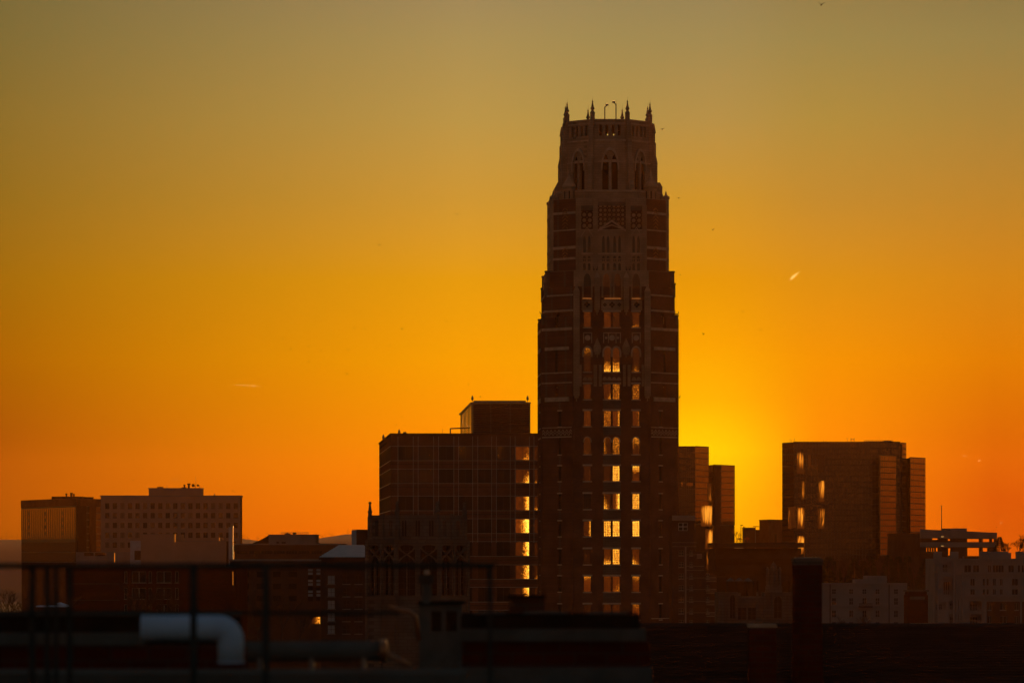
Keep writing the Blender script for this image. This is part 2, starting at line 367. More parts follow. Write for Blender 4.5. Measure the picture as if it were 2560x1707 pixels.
# ------------------------------------------------------------------ windows (pane mesh shared by size)
_cache = {}
def cached(key, fn):
    if key not in _cache: _cache[key] = fn()
    return _cache[key]
def me_from(mb, name, m, uvw=None):
    me = bpy.data.meshes.new(name); me.from_pydata([tuple(v) for v in mb.v], [], mb.f); me.update(); me.materials.append(M[m])
    if uvw:
        ul = me.uv_layers.new(name='uv'); w, h = uvw
        for lp in me.loops:
            c = me.vertices[lp.vertex_index].co; ul.data[lp.index].uv = (c.x / w + 0.5, c.z / h)
    return me
def link(name, me, parent, mtx=None, label=None):
    o = bpy.data.objects.new(name, me); COL.objects.link(o); o.parent = parent
    if mtx is not None: o.matrix_basis = mtx
    if label: o['label'] = label
    return o
def window(root, fr, ua, ub, za, zb, arch=0, m='glass', rec=0.25, grid=(0, 0), gm='mullion', gt=0.05, sill=None, lintel=None, glow=None, frame=0.0, label=None, name='window'):
    w, h = round(ub - ua, 2), round(zb - za, 2)
    def pane():
        b = MB()
        if arch:
            pts = [(-w / 2, 0), (w / 2, 0)] + list(reversed(arch_pts(-w / 2, w / 2, h - arch, arch)))
            b.poly([(x, 0, z) for x, z in pts])
        else: b.box(FL, -w / 2, w / 2, 0, h, -0.04, 0.0)
        return me_from(b, name, m, (w, h))
    me = cached(('p', w, h, round(arch, 2), m), pane)
    base = Vector(root.location)
    o = link(name, me, root, Matrix.Translation(-base) @ fr.mat((ua + ub) / 2, za, -rec), label)
    if glow:
        g = tuple(glow) + (0,) * (4 - len(glow))
        for k, v in zip(('glow', 'spark', 'push_u', 'push_v'), g): o[k] = float(v)
    if grid != (0, 0):
        def gr():
            b = MB(); nx, nz = grid; ht = h - arch * 0.25
            for i in range(nx + 1):
                x = -w / 2 + w * i / nx
                hh = h if not arch else h - arch * (1.05 * (abs(x) / (w / 2)) ** 1.6) 
                b.box(FL, x - gt / 2, x + gt / 2, 0, hh, 0.02, 0.09)
            for j in range(nz + 1):
                z = h * j / nz
                if arch and z > h - arch * .9: continue
                b.box(FL, -w / 2, w / 2, z - gt / 2, z + gt / 2, 0.025, 0.085)
            return me_from(b, 'muntins', gm)
        link('muntins', cached(('g', w, h, grid, gm, gt, round(arch, 2)), gr), o)
    for what, zz, sg in (('sill', 0, -1), ('lintel', h, 1)):
        t = sill if what == 'sill' else lintel
        if t:
            mm, th, ex = t
            def sb():
                b = MB(); z0, z1 = (-th, 0) if sg < 0 else (h, h + th)
                b.box(FL, -w / 2 - ex, w / 2 + ex, z0, z1, rec - .02, rec + 0.09); return me_from(b, what, mm)
            link(what, cached(('s', what, w, h, mm, th, ex, rec), sb), o)
    return o

# ================================================================== SETTING
g = MB(); g.quad((-3800, -150, 0), (3800, -150, 0), (3800, 3900, 0), (-3800, 3900, 0))
struct(g.build('ground', 'ground'))
def hills():
    def ht(x, y):
        px = CX + x / y * F
        base = 1344 + 6 * math.sin(px * 0.004 + 1) + 5 * math.sin(px * .011)
        if px < 90: base -= 6
        base += 70 * min(1, max(0, (px - 2250) / 60))
        return base
    b = MB(); nx = 120; rows = []
    for j, (Y, fz) in enumerate(((1500, 0.0), (1650, 0.45), (1800, 0.8), (1950, 1.0), (2200, 0.9), (2500, 0.4))):
        r = []
        for i in range(nx + 1):
            x = -1200 + 2400 * i / nx; top = Z(ht(x, 1950), 1950) + 1.3 * math.sin(i * 1.7) 
            r.append((x, Y, -0.5 + (top) * fz))
        rows.append(r)
    n = nx + 1
    for r in rows: b.v += r
    for j in range(len(rows) - 1):
        for i in range(nx): b.f.append((j * n + i, j * n + i + 1, (j + 1) * n + i + 1, (j + 1) * n + i))
    o = b.build('hills', 'ground', smooth=True); struct(o)
    # the wood along the ridge
    w = MB(); rnd = random.Random(3)
    for k in range(900):
        x = rnd.uniform(-270, 270); Y = rnd.uniform(1900, 1965)
        z0 = Z(ht(x, 1950), 1950) - 2; h = rnd.uniform(1.8, 4.8); wd = h * rnd.uniform(.5, .9)
        for q in range(34):
            a, t = rnd.uniform(0, 6.28), rnd.random(); rr = wd * .6 * math.sqrt(rnd.random()) * math.sin(math.pi * min(1, .25 + t * .75))
            c = Vector((x + rr * math.cos(a), Y + rr * math.sin(a), z0 + h * t)); s = rnd.uniform(.1, .32)
            d1 = Vector((rnd.uniform(-1, 1), rnd.uniform(-.5, .5), rnd.uniform(-1, 1))) * s; d2 = Vector((rnd.uniform(-1, 1), rnd.uniform(-.5, .5), rnd.uniform(-1, 1))) * s
            w.poly([tuple(c), tuple(c + d1), tuple(c + d2)])
    o = w.build('distant_wood', 'bark'); struct(o, 'stuff')
hills()

# ================================================================== THE GOTHIC TOWER
def tower():
    TY = 712.0; tcx = K(1518.8, TY); al = R(2.0)
    ca, sa = math.cos(al), math.sin(al)
    root = thing('gothic_tower', 'tall octagonal gothic brick and stone tower with crown of pinnacles and painted sunset reflections in leaded windows', 'tower', (tcx, TY, 0))
    def wp(x, y): return (tcx + x * ca - y * sa, TY + x * sa + y * ca)
    def face(k, Wd, hf):
        m = (hf + Wd) / 2
        lx, ly, a = [(0, -Wd, 0), (m, -m, 45), (Wd, 0, 90), (m, m, 135), (0, Wd, 180), (-m, m, 225), (-Wd, 0, 270), (-m, -m, 315)][k]
        x, y = wp(lx, ly); f = Fr(x, y, R(a) + al)
        f.hw = hf if k % 2 == 0 else (Wd - hf) / math.sqrt(2); return f
    def octa(Wd, hf): return [wp(*p) for p in ((-hf, -Wd), (hf, -Wd), (Wd, -hf), (Wd, hf), (hf, Wd), (-hf, Wd), (-Wd, hf), (-Wd, -hf))]
    s = F / TY
    w_ = lambda p: p / s
    zs = lambda py: Z(py, 707)
    ST = [(w_(168.5), 6.67, 0, zs(995)), (w_(169.5), 6.67, zs(995), zs(796)), (w_(161.5), 6.6, zs(796), zs(722)),
          (w_(158.5), 6.5, zs(722), zs(683)), (w_(146.5), 6.1, zs(683), zs(503)), (w_(128), 4.7, zs(503), zs(480)),
          (7.55, 3.12, zs(480), zs(403)), (7.45, 3.08, zs(403), zs(354)), (7.35, 3.05, zs(354), zs(303))]
    # --- front windows
    ff = face(0, ST[0][0], ST[0][1])
    rows = [(780, 818, 0), (869, 929, 1), (960, 998, 0), (1027, 1065, 0), (1093, 1135, 1), (1164.5, 1202, 0), (1234, 1272, 0), (1302, 1340, 0), (1372, 1410, 0), (1440, 1478.5, 0), (1510, 1548, 0), (1580, 1618, 0)]
    cols = [(1460, 1477), (1510, 1527), (1532, 1549), (1581.5, 1598.5)]
    G = [[(.45, .0), (.55, .25, .0, .2), (.25, 0), (.4, .12, 0, -.5)],
         [(.2, .2, 0, .5), (.35, .42, 0, -.7), (.45, .5, 0, -.7), (.2, .2, 0, -.4)],
         [(.4, .0), (.5, .2, .3, -.3), (.7, .8), (.6, .75)],
         [(.5, .45), (.8, .75), (.7, .35, .6, 0), (.55, .3, .4, 0)],
         [(.25, .45), (.25, .45, -.3), (.4, .85), (.3, .65, 0, .3)],
         [(.25, .0), (.25, .1), (1.2, 1.35), (.55, .6, 0, .7)],
         [(.02, .25), (.3, .5, -.4, -.4), (.8, .8, .8, 0), (1, 1.25)],
         [(.4, .2, .8), (1.2, 1.25), (1.3, 1.4), (1.3, 1.45)],
         [(.1, .0), (.55, .5, 0, -.6), (1.2, 1.25), (.55, .4, -.3, -.5)],
         [(.75, .2, 0, .6), (.55, .15, 0, .3), (.75, .5, .2, -.2), (.55, .35, 0, .5)],
         [(.15, 0), (.3, .1), (.3, .1), (.8, .2, 0, .5)], [(.1, 0), (.3, 0), (.1, 0), (.3, .2)]]
    fronts = []; sidesH = []
    for (pa, pb, ar), g in zip(rows, G):
        for (xa, xb), gg in zip(cols, g):
            za, zb = ff.Zp(pb, 0), ff.Zp(pa, 0)
            fronts.append((ff.U(xa), ff.U(xb), za, zb, .85 if ar else 0, gg))
    wall = MB(); stone = MB(); cap = MB()
    for si, (Wd, hf, z0, z1) in enumerate(ST):
        for k in range(8):
            f = face(k, Wd, hf); holes = []
            if si < 3 and k == 0:
                d = 0
                holes = [h[:5] for h in fronts]
            elif si < 3 and k in (1, 2, 6, 7, 3, 5):
                ww = 0.36 if k % 2 else 0.55
                for pa, pb, ar in rows:
                    uc = {1: -.9, 7: .6}.get(k, 0) if pb > 1000 else {1: .1, 7: -.2}.get(k, 0)
                    holes.append((uc - ww, uc + ww, ff.Zp(pb - (0 if pb > 1000 else -1), 0), ff.Zp(pa, 0)))
            tgt = stone if (si >= 5 or (si in (3, 4) and k % 2 == 0)) else wall
            if si == 3 and k == 0: holes = []
            if si == 6 or si == 7:
                # paired louvred lancets on every face of the crown
                wl = .52; go = .82
                zl0, zl1 = Z(475, 704), Z(386, 704)
                holes = [(-go - wl, -go + wl, zl0, zl1, 1.6), (go - wl, go + wl, zl0, zl1, 1.6)]
                if si == 6:
                    for h in holes:
                        window(root, f, h[0], h[1], max(zl0, z0 + .02), zl1, 1.6, 'roof', 0.45, name='lancet_louvre')
                    if z0 > zl0: holes = [(h[0], h[1], z0, h[3], 1.6) for h in holes]
                holes = [(a, b, c, dd, 0) if dd > z1 else (a, b, c, dd, e) for a, b, c, dd, e in holes]
            if si == 8:
                zt0, zt1 = Z(338, 704), Z(312.3, 704)
                n = 4; ww = .24
                sp_ = 1.08
                holes = [((i - 1.5) * sp_ - ww, (i - 1.5) * sp_ + ww, zt0, zt1) for i in range(n)]
            if si == 4 and k == 0:
                for c in (-.92, -.0, .0, .0): pass
            tgt.facade(f, -f.hw, f.hw, z0, z1, holes, 0.45 if si != 8 else .5)
            if si < 3 and k in (1, 2, 3, 5, 6, 7):
                for h in holes:
                    if h[2] > z0 and h[3] < z1:
                        window(root, f, h[0], h[1], h[2], h[3], 0, 'glass', .22, (3, 6), 'lightmull' if False else 'mullion', .04, ('trim', .18, .12), ('trim', .22, .2))
            if si == 8: tgt.facade(f, -f.hw + .3, f.hw - .3, z0, z1, [(h[0], h[1], h[2], h[3]) for h in holes], .02, d=-.5)
        if si < 8:
            nx_ = ST[si + 1]
            cap.prism([wp(*q) for q in ((-hf, -Wd + (1.3 if si < 3 else .02)), (hf, -Wd + (1.3 if si < 3 else .02)), (Wd - .02, -hf), (Wd - .02, hf), (hf, Wd - .02), (-hf, Wd - .02), (-Wd + .02, hf), (-Wd + .02, -hf))], z1 - .25, z1 + .05)
    # front windows: pane rows (stage front planes differ by a few cm only)
    for ua, ub, za, zb, ar, gg in fronts:
        st = next(q for q in ST if zb <= q[3] + 2)
        f = face(0, st[0], st[1])
        window(root, f, ua, ub, za, zb, ar, 'glow', .3, (4, 7), 'mullion', .045, ('trim', .2, .22), None if ar else ('trim', .3, .25), glow=gg)  # pane glow stands for sunset reflections, painted as emission
    wall.build('wall', 'brick', root)
    stone.build('crown_wall', 'stone', root)
    cap.build('roof_ledge', 'trim', root)
    dk = MB(); dk.prism(octa(7.2, 2.98), Z(352, 704), Z(350, 704)); dk.build('roof', 'roof', root)
    st_ = MB(); st_.box(Fr(*wp(0, 0), al), -1.35, 2.1, Z(351, 704), Z(347, 704), -1.25, 1.25); st_.box(Fr(*wp(0, 0), al), 1.25, 2.1, Z(350, 704), Z(318, 704), -1.2, 1.2); st_.box(Fr(*wp(0, 0), al), -1.35, -.3, Z(350, 704), Z(322, 704), -1.2, 1.2)
    st_.build('rooftop_plant', 'dark', root)
    # hood arches over the lancets
    hood = MB()
    for k in (0, 1, 7, 2, 6):
        f = face(k, ST[6][0], ST[6][1]); wl = 1.62
        za = Z(425, 704)
        for r0, zt in ((wl, Z(368, 704)),):
            pts = arch_pts(-r0, r0, za, zt - za, 10)
            pts2 = arch_pts(-r0 + .3, r0 - .3, za, zt - za - .5, 10)
            for i in range(len(pts) - 1):
                P = f.p
                hood.quad(P(*pts[i], .25), P(*pts[i + 1], .25), P(*pts2[i + 1], .25), P(*pts2[i], .25))
                hood.quad(P(*pts[i], .25), P(*pts[i + 1], .25), P(*pts[i + 1], -.3), P(*pts[i], -.3))
                hood.quad(P(*pts2[i], .25), P(*pts2[i + 1], .25), P(*pts2[i + 1], -.3), P(*pts2[i], -.3))
        hood.box(f, -.12 * (1 if k % 2 else 1.3), .12 * (1 if k % 2 else 1.3), Z(476, 704), Z(400, 704), -.1, .22)
        hood.box(f, -f.hw + .5, f.hw - .5, Z(481, 704), Z(477, 704), -.1, .35)
    hood.build('hood_arch', 'trim', root)
    # string courses of the crown
    sc_ = MB()
    for Wp, hf, a, b in ((106.9, 3.11, 300, 297), (106, 3.09, 309, 306), (108, 3.15, 352, 348), (109.5, 3.2, 405, 402), (130.5, 4.8, 481, 477.5)):
        sc_.prism(octa(w_(Wp), hf), Z(a, 704), Z(b, 704), cap=(a != 300))
        if a == 300:
            pass
    sc_.build('string_course', 'trim', root)
    # buttresses + pinnacles on the eight corners
    VW, VH = 7.35, 3.08
    verts = [(-VH, -VW), (VH, -VW), (VW, -VH), (VW, VH), (VH, VW), (-VH, VW), (-VW, VH), (-VW, -VH)]
    ztop = Z(248, 703.5); zpar = Z(297, 703.5)
    angs = [-22.5, 22.5, 67.5, 112.5, 157.5, 202.5, 247.5, 292.5]
    for i, (vx, vy) in enumerate(verts):
        L_ = math.hypot(vx, vy); fx, fy = vx / L_, vy / L_
        x, y = wp(vx * .985, vy * .985)
        b = MB(); fr = Fr(x, y, al + R(angs[i])); q4 = lambda h, o: [fr.p(-h, 0, -.5)[:2], fr.p(h, 0, -.5)[:2], fr.p(h, 0, o)[:2], fr.p(-h, 0, o)[:2]]
        zz_ = lambda p: Z(p, 704)
        b.box(fr, -.44, .44, zz_(500), zz_(461), -.5, 1.75); b.prism(q4(.44, 1.75), zz_(461), zz_(450), True, q4(.44, 1.3))
        b.box(fr, -.41, .41, zz_(450), zz_(404), -.5, 1.25); b.prism(q4(.43, 1.32), zz_(404), zz_(382), True, q4(.4, 1.0))
        b.box(fr, -.38, .38, zz_(382), zz_(352), -.5, 1.0); b.prism(q4(.38, 1.0), zz_(352), zz_(347), True, q4(.36, .78))
        b.box(fr, -.36, .36, zz_(347), zz_(326), -.5, .84); b.prism(q4(.42, .98), zz_(326), zz_(302), True, q4(.38, .7))
        b.build('buttress', 'stone', root)
        p = MB(); z = zpar
        prof = [(.44, z - .6), (.44, z + 1.05), (.5, z + 1.1), (.22, z + 1.55), (.22, z + 1.65), (.37, z + 1.75), (.37, z + 1.98), (.26, z + 2.1), (.09, z + 2.95), (.15, z + 3.0), (.15, z + 3.1), (.07, z + 3.15), (.06, z + 3.38)]
        p.lathe((x, y), prof, 8, R(22.5)); o = p.build('pinnacle', 'stone', root)
        ro = MB().tube((x + .05, y, z + 3.3), (x + .05, y, z + 4.1), .018, .012, 4); r = ro.build('lightning_rod', 'metal', root)
        r.parent = o
        for kk in range(0): pass
    # --- shoulder turrets on the chamfers, between body and crown
    def turret(x, y, r, z0, z1, ztip, nm='turret'):
        t = MB(); h = z1 - z0
        t.lathe((x, y), [(r, z0), (r, z1 - .1), (r * 1.12, z1), (r * 1.12, z1 + .2), (r * .95, z1 + .6), (r * .55, z1 + (ztip - z1) * .4), (r * .3, z1 + (ztip - z1) * .65), (r * .12, ztip - .3), (.16, ztip - .2), (.04, ztip)], 8, al + R(22.5))
        for k in range(8):
            a = al + R(45 * k); c = (x + math.cos(a) * r * .93, y + math.sin(a) * r * .93)
            f = Fr(c[0], c[1], a + R(90))
            t.box(f, r * .12, r * .22, z0 + h * .15, z0 + h * .8, -.05, .12); t.box(f, -r * .22, -r * .12, z0 + h * .15, z0 + h * .8, -.05, .12)
        o = t.build(nm, 'stone', root)
        s2 = MB()
        for k in range(8):
            a = al + R(45 * k); c = (x + math.cos(a) * r * .935, y + math.sin(a) * r * .935)
            s2.box(Fr(c[0], c[1], a + R(90)), -r * .1, r * .1, z0 + h * .2, z0 + h * .75, 0, .03)
        q = s2.build('slot', 'roof', root); q.parent = o
    W5 = ST[4][0]
    for sx in (-1, 1):
        b = MB(); f = Fr(*wp(sx * 8.6, 0), al)
        b.box(f, -.75, .75, zs(505), zs(466), -4.2, 4.2)
        q = lambda h, o: [f.p(-h, 0, -o)[:2], f.p(h, 0, -o)[:2], f.p(h, 0, o)[:2], f.p(-h, 0, o)[:2]]
        b.prism(q(.75, 4.2), zs(466), zs(455), True, q(.35, 4.0)); b.build('shoulder', 'stone', root)
    for sx, sy in ((-1, -1), (1, -1), (1, 1), (-1, 1)):
        x, y = wp(sx * 7.1, sy * 7.1); turret(x, y, 1.15, Z(508, 704), Z(468, 704), Z(424, 704))
    # slim corner turrets rising at the eight corners of the upper body
    for (hx, hy) in [(-W5, -6.1), (-W5, 6.1), (W5, -6.1), (W5, 6.1)]:
        x, y = wp(hx * .955, hy)
        t = MB(); t.lathe((x, y), [(.55, Z(690, 707)), (.55, Z(500, 707)), (.68, Z(499, 707)), (.68, Z(494, 707)), (.3, Z(490, 707)), (.22, Z(488, 707)), (.1, Z(481.5, 707)), (.05, Z(480, 707))], 8, al + R(22.5))
        t.lathe((x + .62 * (1 if hx < 0 else -1), y), [(.36, Z(690, 707)), (.36, Z(494, 707)), (.16, Z(491, 707)), (.05, Z(486, 707))], 6)
        o = t.build('corner_turret', 'stone', root)
        MB().tube((x, y, Z(482, 707)), (x, y, Z(470, 707)), .02, .012, 4).build('lightning_rod', 'metal', root).parent = o
    # setback turrets at each step of the silhouette
    for (Wp, hf, za, zb, rr) in ((160, 6.5, 722, 683, .6), (162.5, 6.6, 745, 713, .5), (169.5, 6.67, 815, 792, .5)):
        for sx in (-1, 1):
            for sy in (-1, 1):
                x, y = wp(sx * (w_(Wp) - rr), sy * hf); stp = MB()
                stp.box(Fr(x, y, al), -rr, rr, Z(za, 707), Z(zb, 707), -rr, rr)
                stp.box(Fr(x, y, al), -rr * 1.15, rr * 1.15, Z(zb, 707), Z(zb, 707) + .25, -rr * 1.15, rr * 1.15)
                stp.build('setback_pier', 'darkstone', root)
    # gargoyle hooks at the steps
    for sx in (-1, 1):
        for py, Wp in ((785, 167), (994, 171), (870, 170.5), (942, 170.5)):
            x, y = wp(sx * w_(Wp), -5.2); z = Z(py, 707); r = .5 if py in (785, 994) else .15
            gar = MB(); gar.tube((x - sx * .3, y, z), (x + sx * r * .6, y, z + .05), .1, .07); gar.tube((x + sx * r * .6, y, z), (x + sx * r * .75, y, z + r * .9), .07, .05)
            gar.build('gargoyle', 'darkstone', root)
    # --- pilasters, lower tier and upper tier
    f5 = face(0, ST[4][0], ST[4][1]); f3 = face(0, ST[2][0], ST[2][1]); f2 = face(0, ST[1][0], ST[1][1])
    def pil(f, xa, xb, pa, pb, out, cap_=True, corbel=True, m='stone', d0=-.1):
        b = MB(); ua, ub = f.U(xa), f.U(xb); z0, z1 = f.Zp(pb, 0), f.Zp(pa, 0)
        b.box(f, ua, ub, z0, z1, d0, out)
        n = 3; w = ub - ua
        for i in range(n): b.box(f, ua + w * (i + .22) / n, ua + w * (i + .55) / n, z0 + .3, z1 - .1, out, out + .07)
        if corbel: b.box(f, ua + w * .15, ub - w * .15, z0 - .4, z0, d0, out * .6); b.box(f, (ua + ub) / 2 - .1, (ua + ub) / 2 + .1, z0 - .9, z0 - .4, d0, out * .4)
        if cap_:
            P = f.p; c = (ua + ub) / 2; zt = z1 + w * 1.2
            b.poly([P(ua, z1, out), P(ub, z1, out), P(c, zt, out * .3)]); b.poly([P(ua, z1, d0), P(ua, z1, out), P(c, zt, out * .3)]); b.poly([P(ub, z1, out), P(ub, z1, d0), P(c, zt, out * .3)])
        b.build('pilaster', m, root)
    for xa, xb in ((1440.5, 1452.5), (1605, 1616.5)): pil(f5, xa, xb, 514, 708, .7, False)
    for xa, xb in ((1482, 1494), (1564, 1576)): pil(f5, xa, xb, 497, 666, .7, False)
    for xa, xb in ((1433.5, 1448.5), (1611, 1626)): pil(f2, xa, xb, 728, 990, .8)
    for xa, xb in ((1486, 1499), (1558.5, 1572)): pil(f3, xa, xb, 694, 774, .9)
    for xa, xb in ((1484, 1492), (1497, 1504), (1557, 1564), (1569, 1576), (1449, 1454), (1604, 1610)): pil(f2, xa, xb, 912, 966, .3, False, False)
    for xa, xb in ((1484, 1502), (1556, 1574)): pil(f2, xa, xb, 866, 881, .45, True, True)
    # --- upper bay: stone field with tracery, lattice screens, tall arched lights
    fld = MB()
    fu, fz = f5.U, lambda p: f5.Zp(p, 0)
    def bay(xa, xb, cs, wpx):
        holes = []
        for c in cs:
            holes += [(fu(c - wpx / 2), fu(c + wpx / 2), fz(632), fz(590), 1.1), (fu(c - wpx / 2), fu(c + wpx / 2), fz(679), fz(658), .35),
                      (fu(c - wpx / 2), fu(c - .6), fz(654), fz(648), 0), (fu(c + .6), fu(c + wpx / 2), fz(654), fz(648), 0), (fu(c - wpx / 2), fu(c + wpx / 2), fz(646), fz(640), .3)]
        fld.facade(f5, fu(xa), fu(xb), fz(683), fz(575), holes, .4, .42)
        return holes
    hs = bay(1452.5, 1482, (1461, 1472.6), 7) + bay(1494, 1564, (1508.3, 1520, 1536.4, 1548.7), 7) + bay(1576, 1605, (1584, 1595.6), 7)
    fld.build('traceried_bay', 'stone', root)
    for a, b, z0, z1, ar in hs:
        if z1 - z0 > 1.0: window(root, f5, a, b, z0, z1, min(ar, z1 - z0), 'glass', -.12, name='tracery_light')
    bk = MB(); bk.box(f5, fu(1452.5), fu(1605), fz(683), fz(575), .02, .06); bk.build('tracery_backing', 'dark', root)
    lt = MB()
    def lattice(xa, xb, pa, pb, gable=None):
        n = max(2, round((xb - xa) / 11)); w = (fu(xb) - fu(xa)) / n; z = fz(pb); P = f5.p
        while z < fz(pa) - w * .4:
            for i in range(n):
                c = fu(xa) + w * (i + .5); cz = z + w * .5
                if gable and cz < gable(c) : continue
                r = w * .36
                pts = [(c + r * math.cos(R(45 * k + 22.5)) , cz + r * math.sin(R(45 * k + 22.5))) for k in range(8)]
                lt.poly([P(a, b, .5) for a, b in pts])
                for (a, b), (c2, d2) in zip(pts, pts[1:] + pts[:1]): lt.quad(P(a, b, .5), P(c2, d2, .5), P(c2, d2, .2), P(a, b, .2))
            z += w
            for i in range(n + 1):
                c = fu(xa) + w * i; r = w * .13
                if gable and z < gable(c): continue
                lt.poly([P(c - r, z, .47), P(c, z - r, .47), P(c + r, z, .47), P(c, z + r, .47)])
    cc = fu(1529.5)
    lattice(1496, 1562, 516, 576, lambda u: fz(549) - abs(u - cc) * .95); lt.build('lattice_screen', 'stone', root)
    lt = MB(); lattice(1453.5, 1481, 527, 572); lt.build('lattice_screen', 'stone', root)
    lt = MB(); lattice(1577, 1604, 527, 572); lt.build('lattice_screen', 'stone', root)
    lb = MB(); lb.box(f5, fu(1453), fu(1604.5), fz(576), fz(515), .05, .2); lb.build('lattice_backing', 'redbrick', root)
    gb = MB()
    for k, (xa, xb, top, bot) in enumerate(((1494, 1564, 550, 592), (1452.5, 1482, 567, 590), (1576, 1605, 567, 590))):
        c = (fu(xa) + fu(xb)) / 2; P = f5.p
        for off, th in ((0, .35), (-.8, .2)) if k == 0 else ((0, .25),):
            for sx in (-1, 1):
                u1 = fu(xa) if sx < 0 else fu(xb)
                zt, zb = fz(top) + off, fz(bot) + off * .3
                if k == 0: zb = max(zb, fz(575))
                gb.quad(P(c, zt, .62), P(u1, zb, .62), P(u1, zb - th, .62), P(c, zt - th, .62)); gb.quad(P(c, zt, .62), P(u1, zb, .62), P(u1, zb, .3), P(c, zt, .3)); gb.quad(P(c, zt - th, .62), P(u1, zb - th, .62), P(u1, zb - th, .3), P(c, zt - th, .3))
    gb.box(f5, fu(1452.5), fu(1605), fz(577), fz(574), .1, .5)
    gb.box(f5, fu(1452.5), fu(1605), fz(637), fz(633), .1, .52)
    gb.build('gable_moulding', 'trim', root)
    top_ = MB(); top_.box(f5, fu(1495), fu(1563), fz(515), fz(506), -.1, .55); top_.box(f5, fu(1453), fu(1482), fz(527), fz(515), -.1, .45); top_.box(f5, fu(1576), fu(1605), fz(527), fz(515), -.1, .45)
    top_.build('screen_cornice', 'darkstone', root)
    # tall arched lights y 683-745 with lit slits at the foot
    f4 = face(0, ST[3][0], ST[3][1])
    for xa, xb, g in ((1459, 1477, (.0, .0)), (1508, 1524, (.16, .15, 0, .2)), (1536, 1552, (.1, .0)), (1581, 1599, (.04, .05, 0, .1))):
        a, b = f4.U(xa), f4.U(xb); z0, z1 = f4.Zp(744, 0), f4.Zp(684, 0)
        o = MB(); P = f4.p
        outer = arch_pts(a - .3, b + .3, z1 - 1.3, 1.6, 8); inner = arch_pts(a, b, z1 - 1.3, 1.3, 8)
        for i in range(len(outer) - 1): o.quad(P(*outer[i], .42), P(*outer[i + 1], .42), P(*inner[i + 1], .42), P(*inner[i], .42))
        for sx, u in ((-1, a), (1, b)): o.box(f4, u if sx > 0 else u - .3, u + .3 if sx > 0 else u, z0, z1 - 1.3, .05, .42)
        ob = window(root, f4, a, b, z0, z1, 1.3, 'glow', -.1, (4, 10), 'mullion', .05, None, None, glow=g, name='arched_window')
        q = o.build('arched_frame', 'stone', root)
    for xa, xb in ((1456, 1478.5), (1511, 1552), (1579, 1601.5)):
        MB().box(f4, f4.U(xa), f4.U(xb), f4.Zp(747.1, 0), f4.Zp(746, 0), .3, .52).build('cove_light', 'slit', root)
    # quatrefoil panels
    for xa, xb, q in ((1454, 1481, 1), (1503, 1557, 3), (1578, 1605, 1)):
        b = MB(); b.box(f3, f3.U(xa), f3.U(xb), f3.Zp(776, 0), f3.Zp(750, 0), -.1, .3); o = b.build('quatrefoil_panel', 'stone', root)
        e = MB(); 
        for i in range(q):
            c = f3.U(xa) + (f3.U(xb) - f3.U(xa)) * (i + .5) / q; z = f3.Zp(762, 0); r = .36 if (q == 1 or i == 1) else .24
            for dx, dz in ((0, r), (0, -r), (r, 0), (-r, 0)):
                pts = [(c + dx * .8 + r * .62 * math.cos(R(36 * k)), z + dz * .8 + r * .62 * math.sin(R(36 * k))) for k in range(10)]
                e.poly([f3.p(a, b2, .31 + .002 * (dx > 0) + .003 * (dz > 0)+ .0015*(dx<0)) for a, b2 in pts])
        o2 = e.build('quatrefoil', 'roof', root); o2.parent = o
    # medallion panels between rows A and B
    for xa, xb, q in ((1458, 1480, 1), (1508, 1552, 3), (1579.5, 1601.5, 1)):
        b = MB(); ua, ub, z0, z1 = f2.U(xa), f2.U(xb), f2.Zp(858, 0), f2.Zp(831, 0); t = .14
        b.box(f2, ua, ub, z1 - t, z1, -.05, .16); b.box(f2, ua, ua + t, z0, z1 - t, -.05, .16); b.box(f2, ub - t, ub, z0, z1 - t, -.05, .16)
        for i in range(q):
            c = ua + (ub - ua) * (i + .5) / q; r = .5 if q == 1 or i == 1 else .22
            pts = [(c + r * math.cos(R(30 * k)), (z0 + z1) / 2 + r * math.sin(R(30 * k))) for k in range(12)]
            b.poly([f2.p(x, y, .15) for x, y in pts])
            for (x, y), (x2, y2) in zip(pts, pts[1:] + pts[:1]): b.quad(f2.p(x, y, .15), f2.p(x2, y2, .15), f2.p(x2, y2, -.05), f2.p(x, y, -.05))
        if q == 3: b.box(f2, f2.U(1520), f2.U(1522), z0, z1 - t, -.05, .15); b.box(f2, f2.U(1539), f2.U(1541), z0, z1 - t, -.05, .15)
        b.build('medallion_panel', 'trim', root)
    # hood moulds over the arched windows of rows B and E
    for (pa, pb, ar) in rows:
        if not ar: continue
        for xa, xb in cols:
            hm = MB(); f = f2 if pa < 1000 else ff; a, b = f.U(xa), f.U(xb); zt = f.Zp(pa, 0); P = f.p
            e = .3 if pa < 1000 else .16
            o1 = arch_pts(a - e, b + e, zt - .85, .85 + e, 8); i1 = arch_pts(a, b, zt - .85, .85, 8)
            for i in range(len(o1) - 1): hm.quad(P(*o1[i], .1), P(*o1[i + 1], .1), P(*i1[i + 1], .1), P(*i1[i], .1))
            if pa < 1000:
                hm.box(f, a - e, a - .02, zt - 1.6, zt - .85, 0, .1); hm.box(f, b + .02, b + e, zt - 1.6, zt - .85, 0, .1)
            hm.build('hood_mould', 'trim', root)
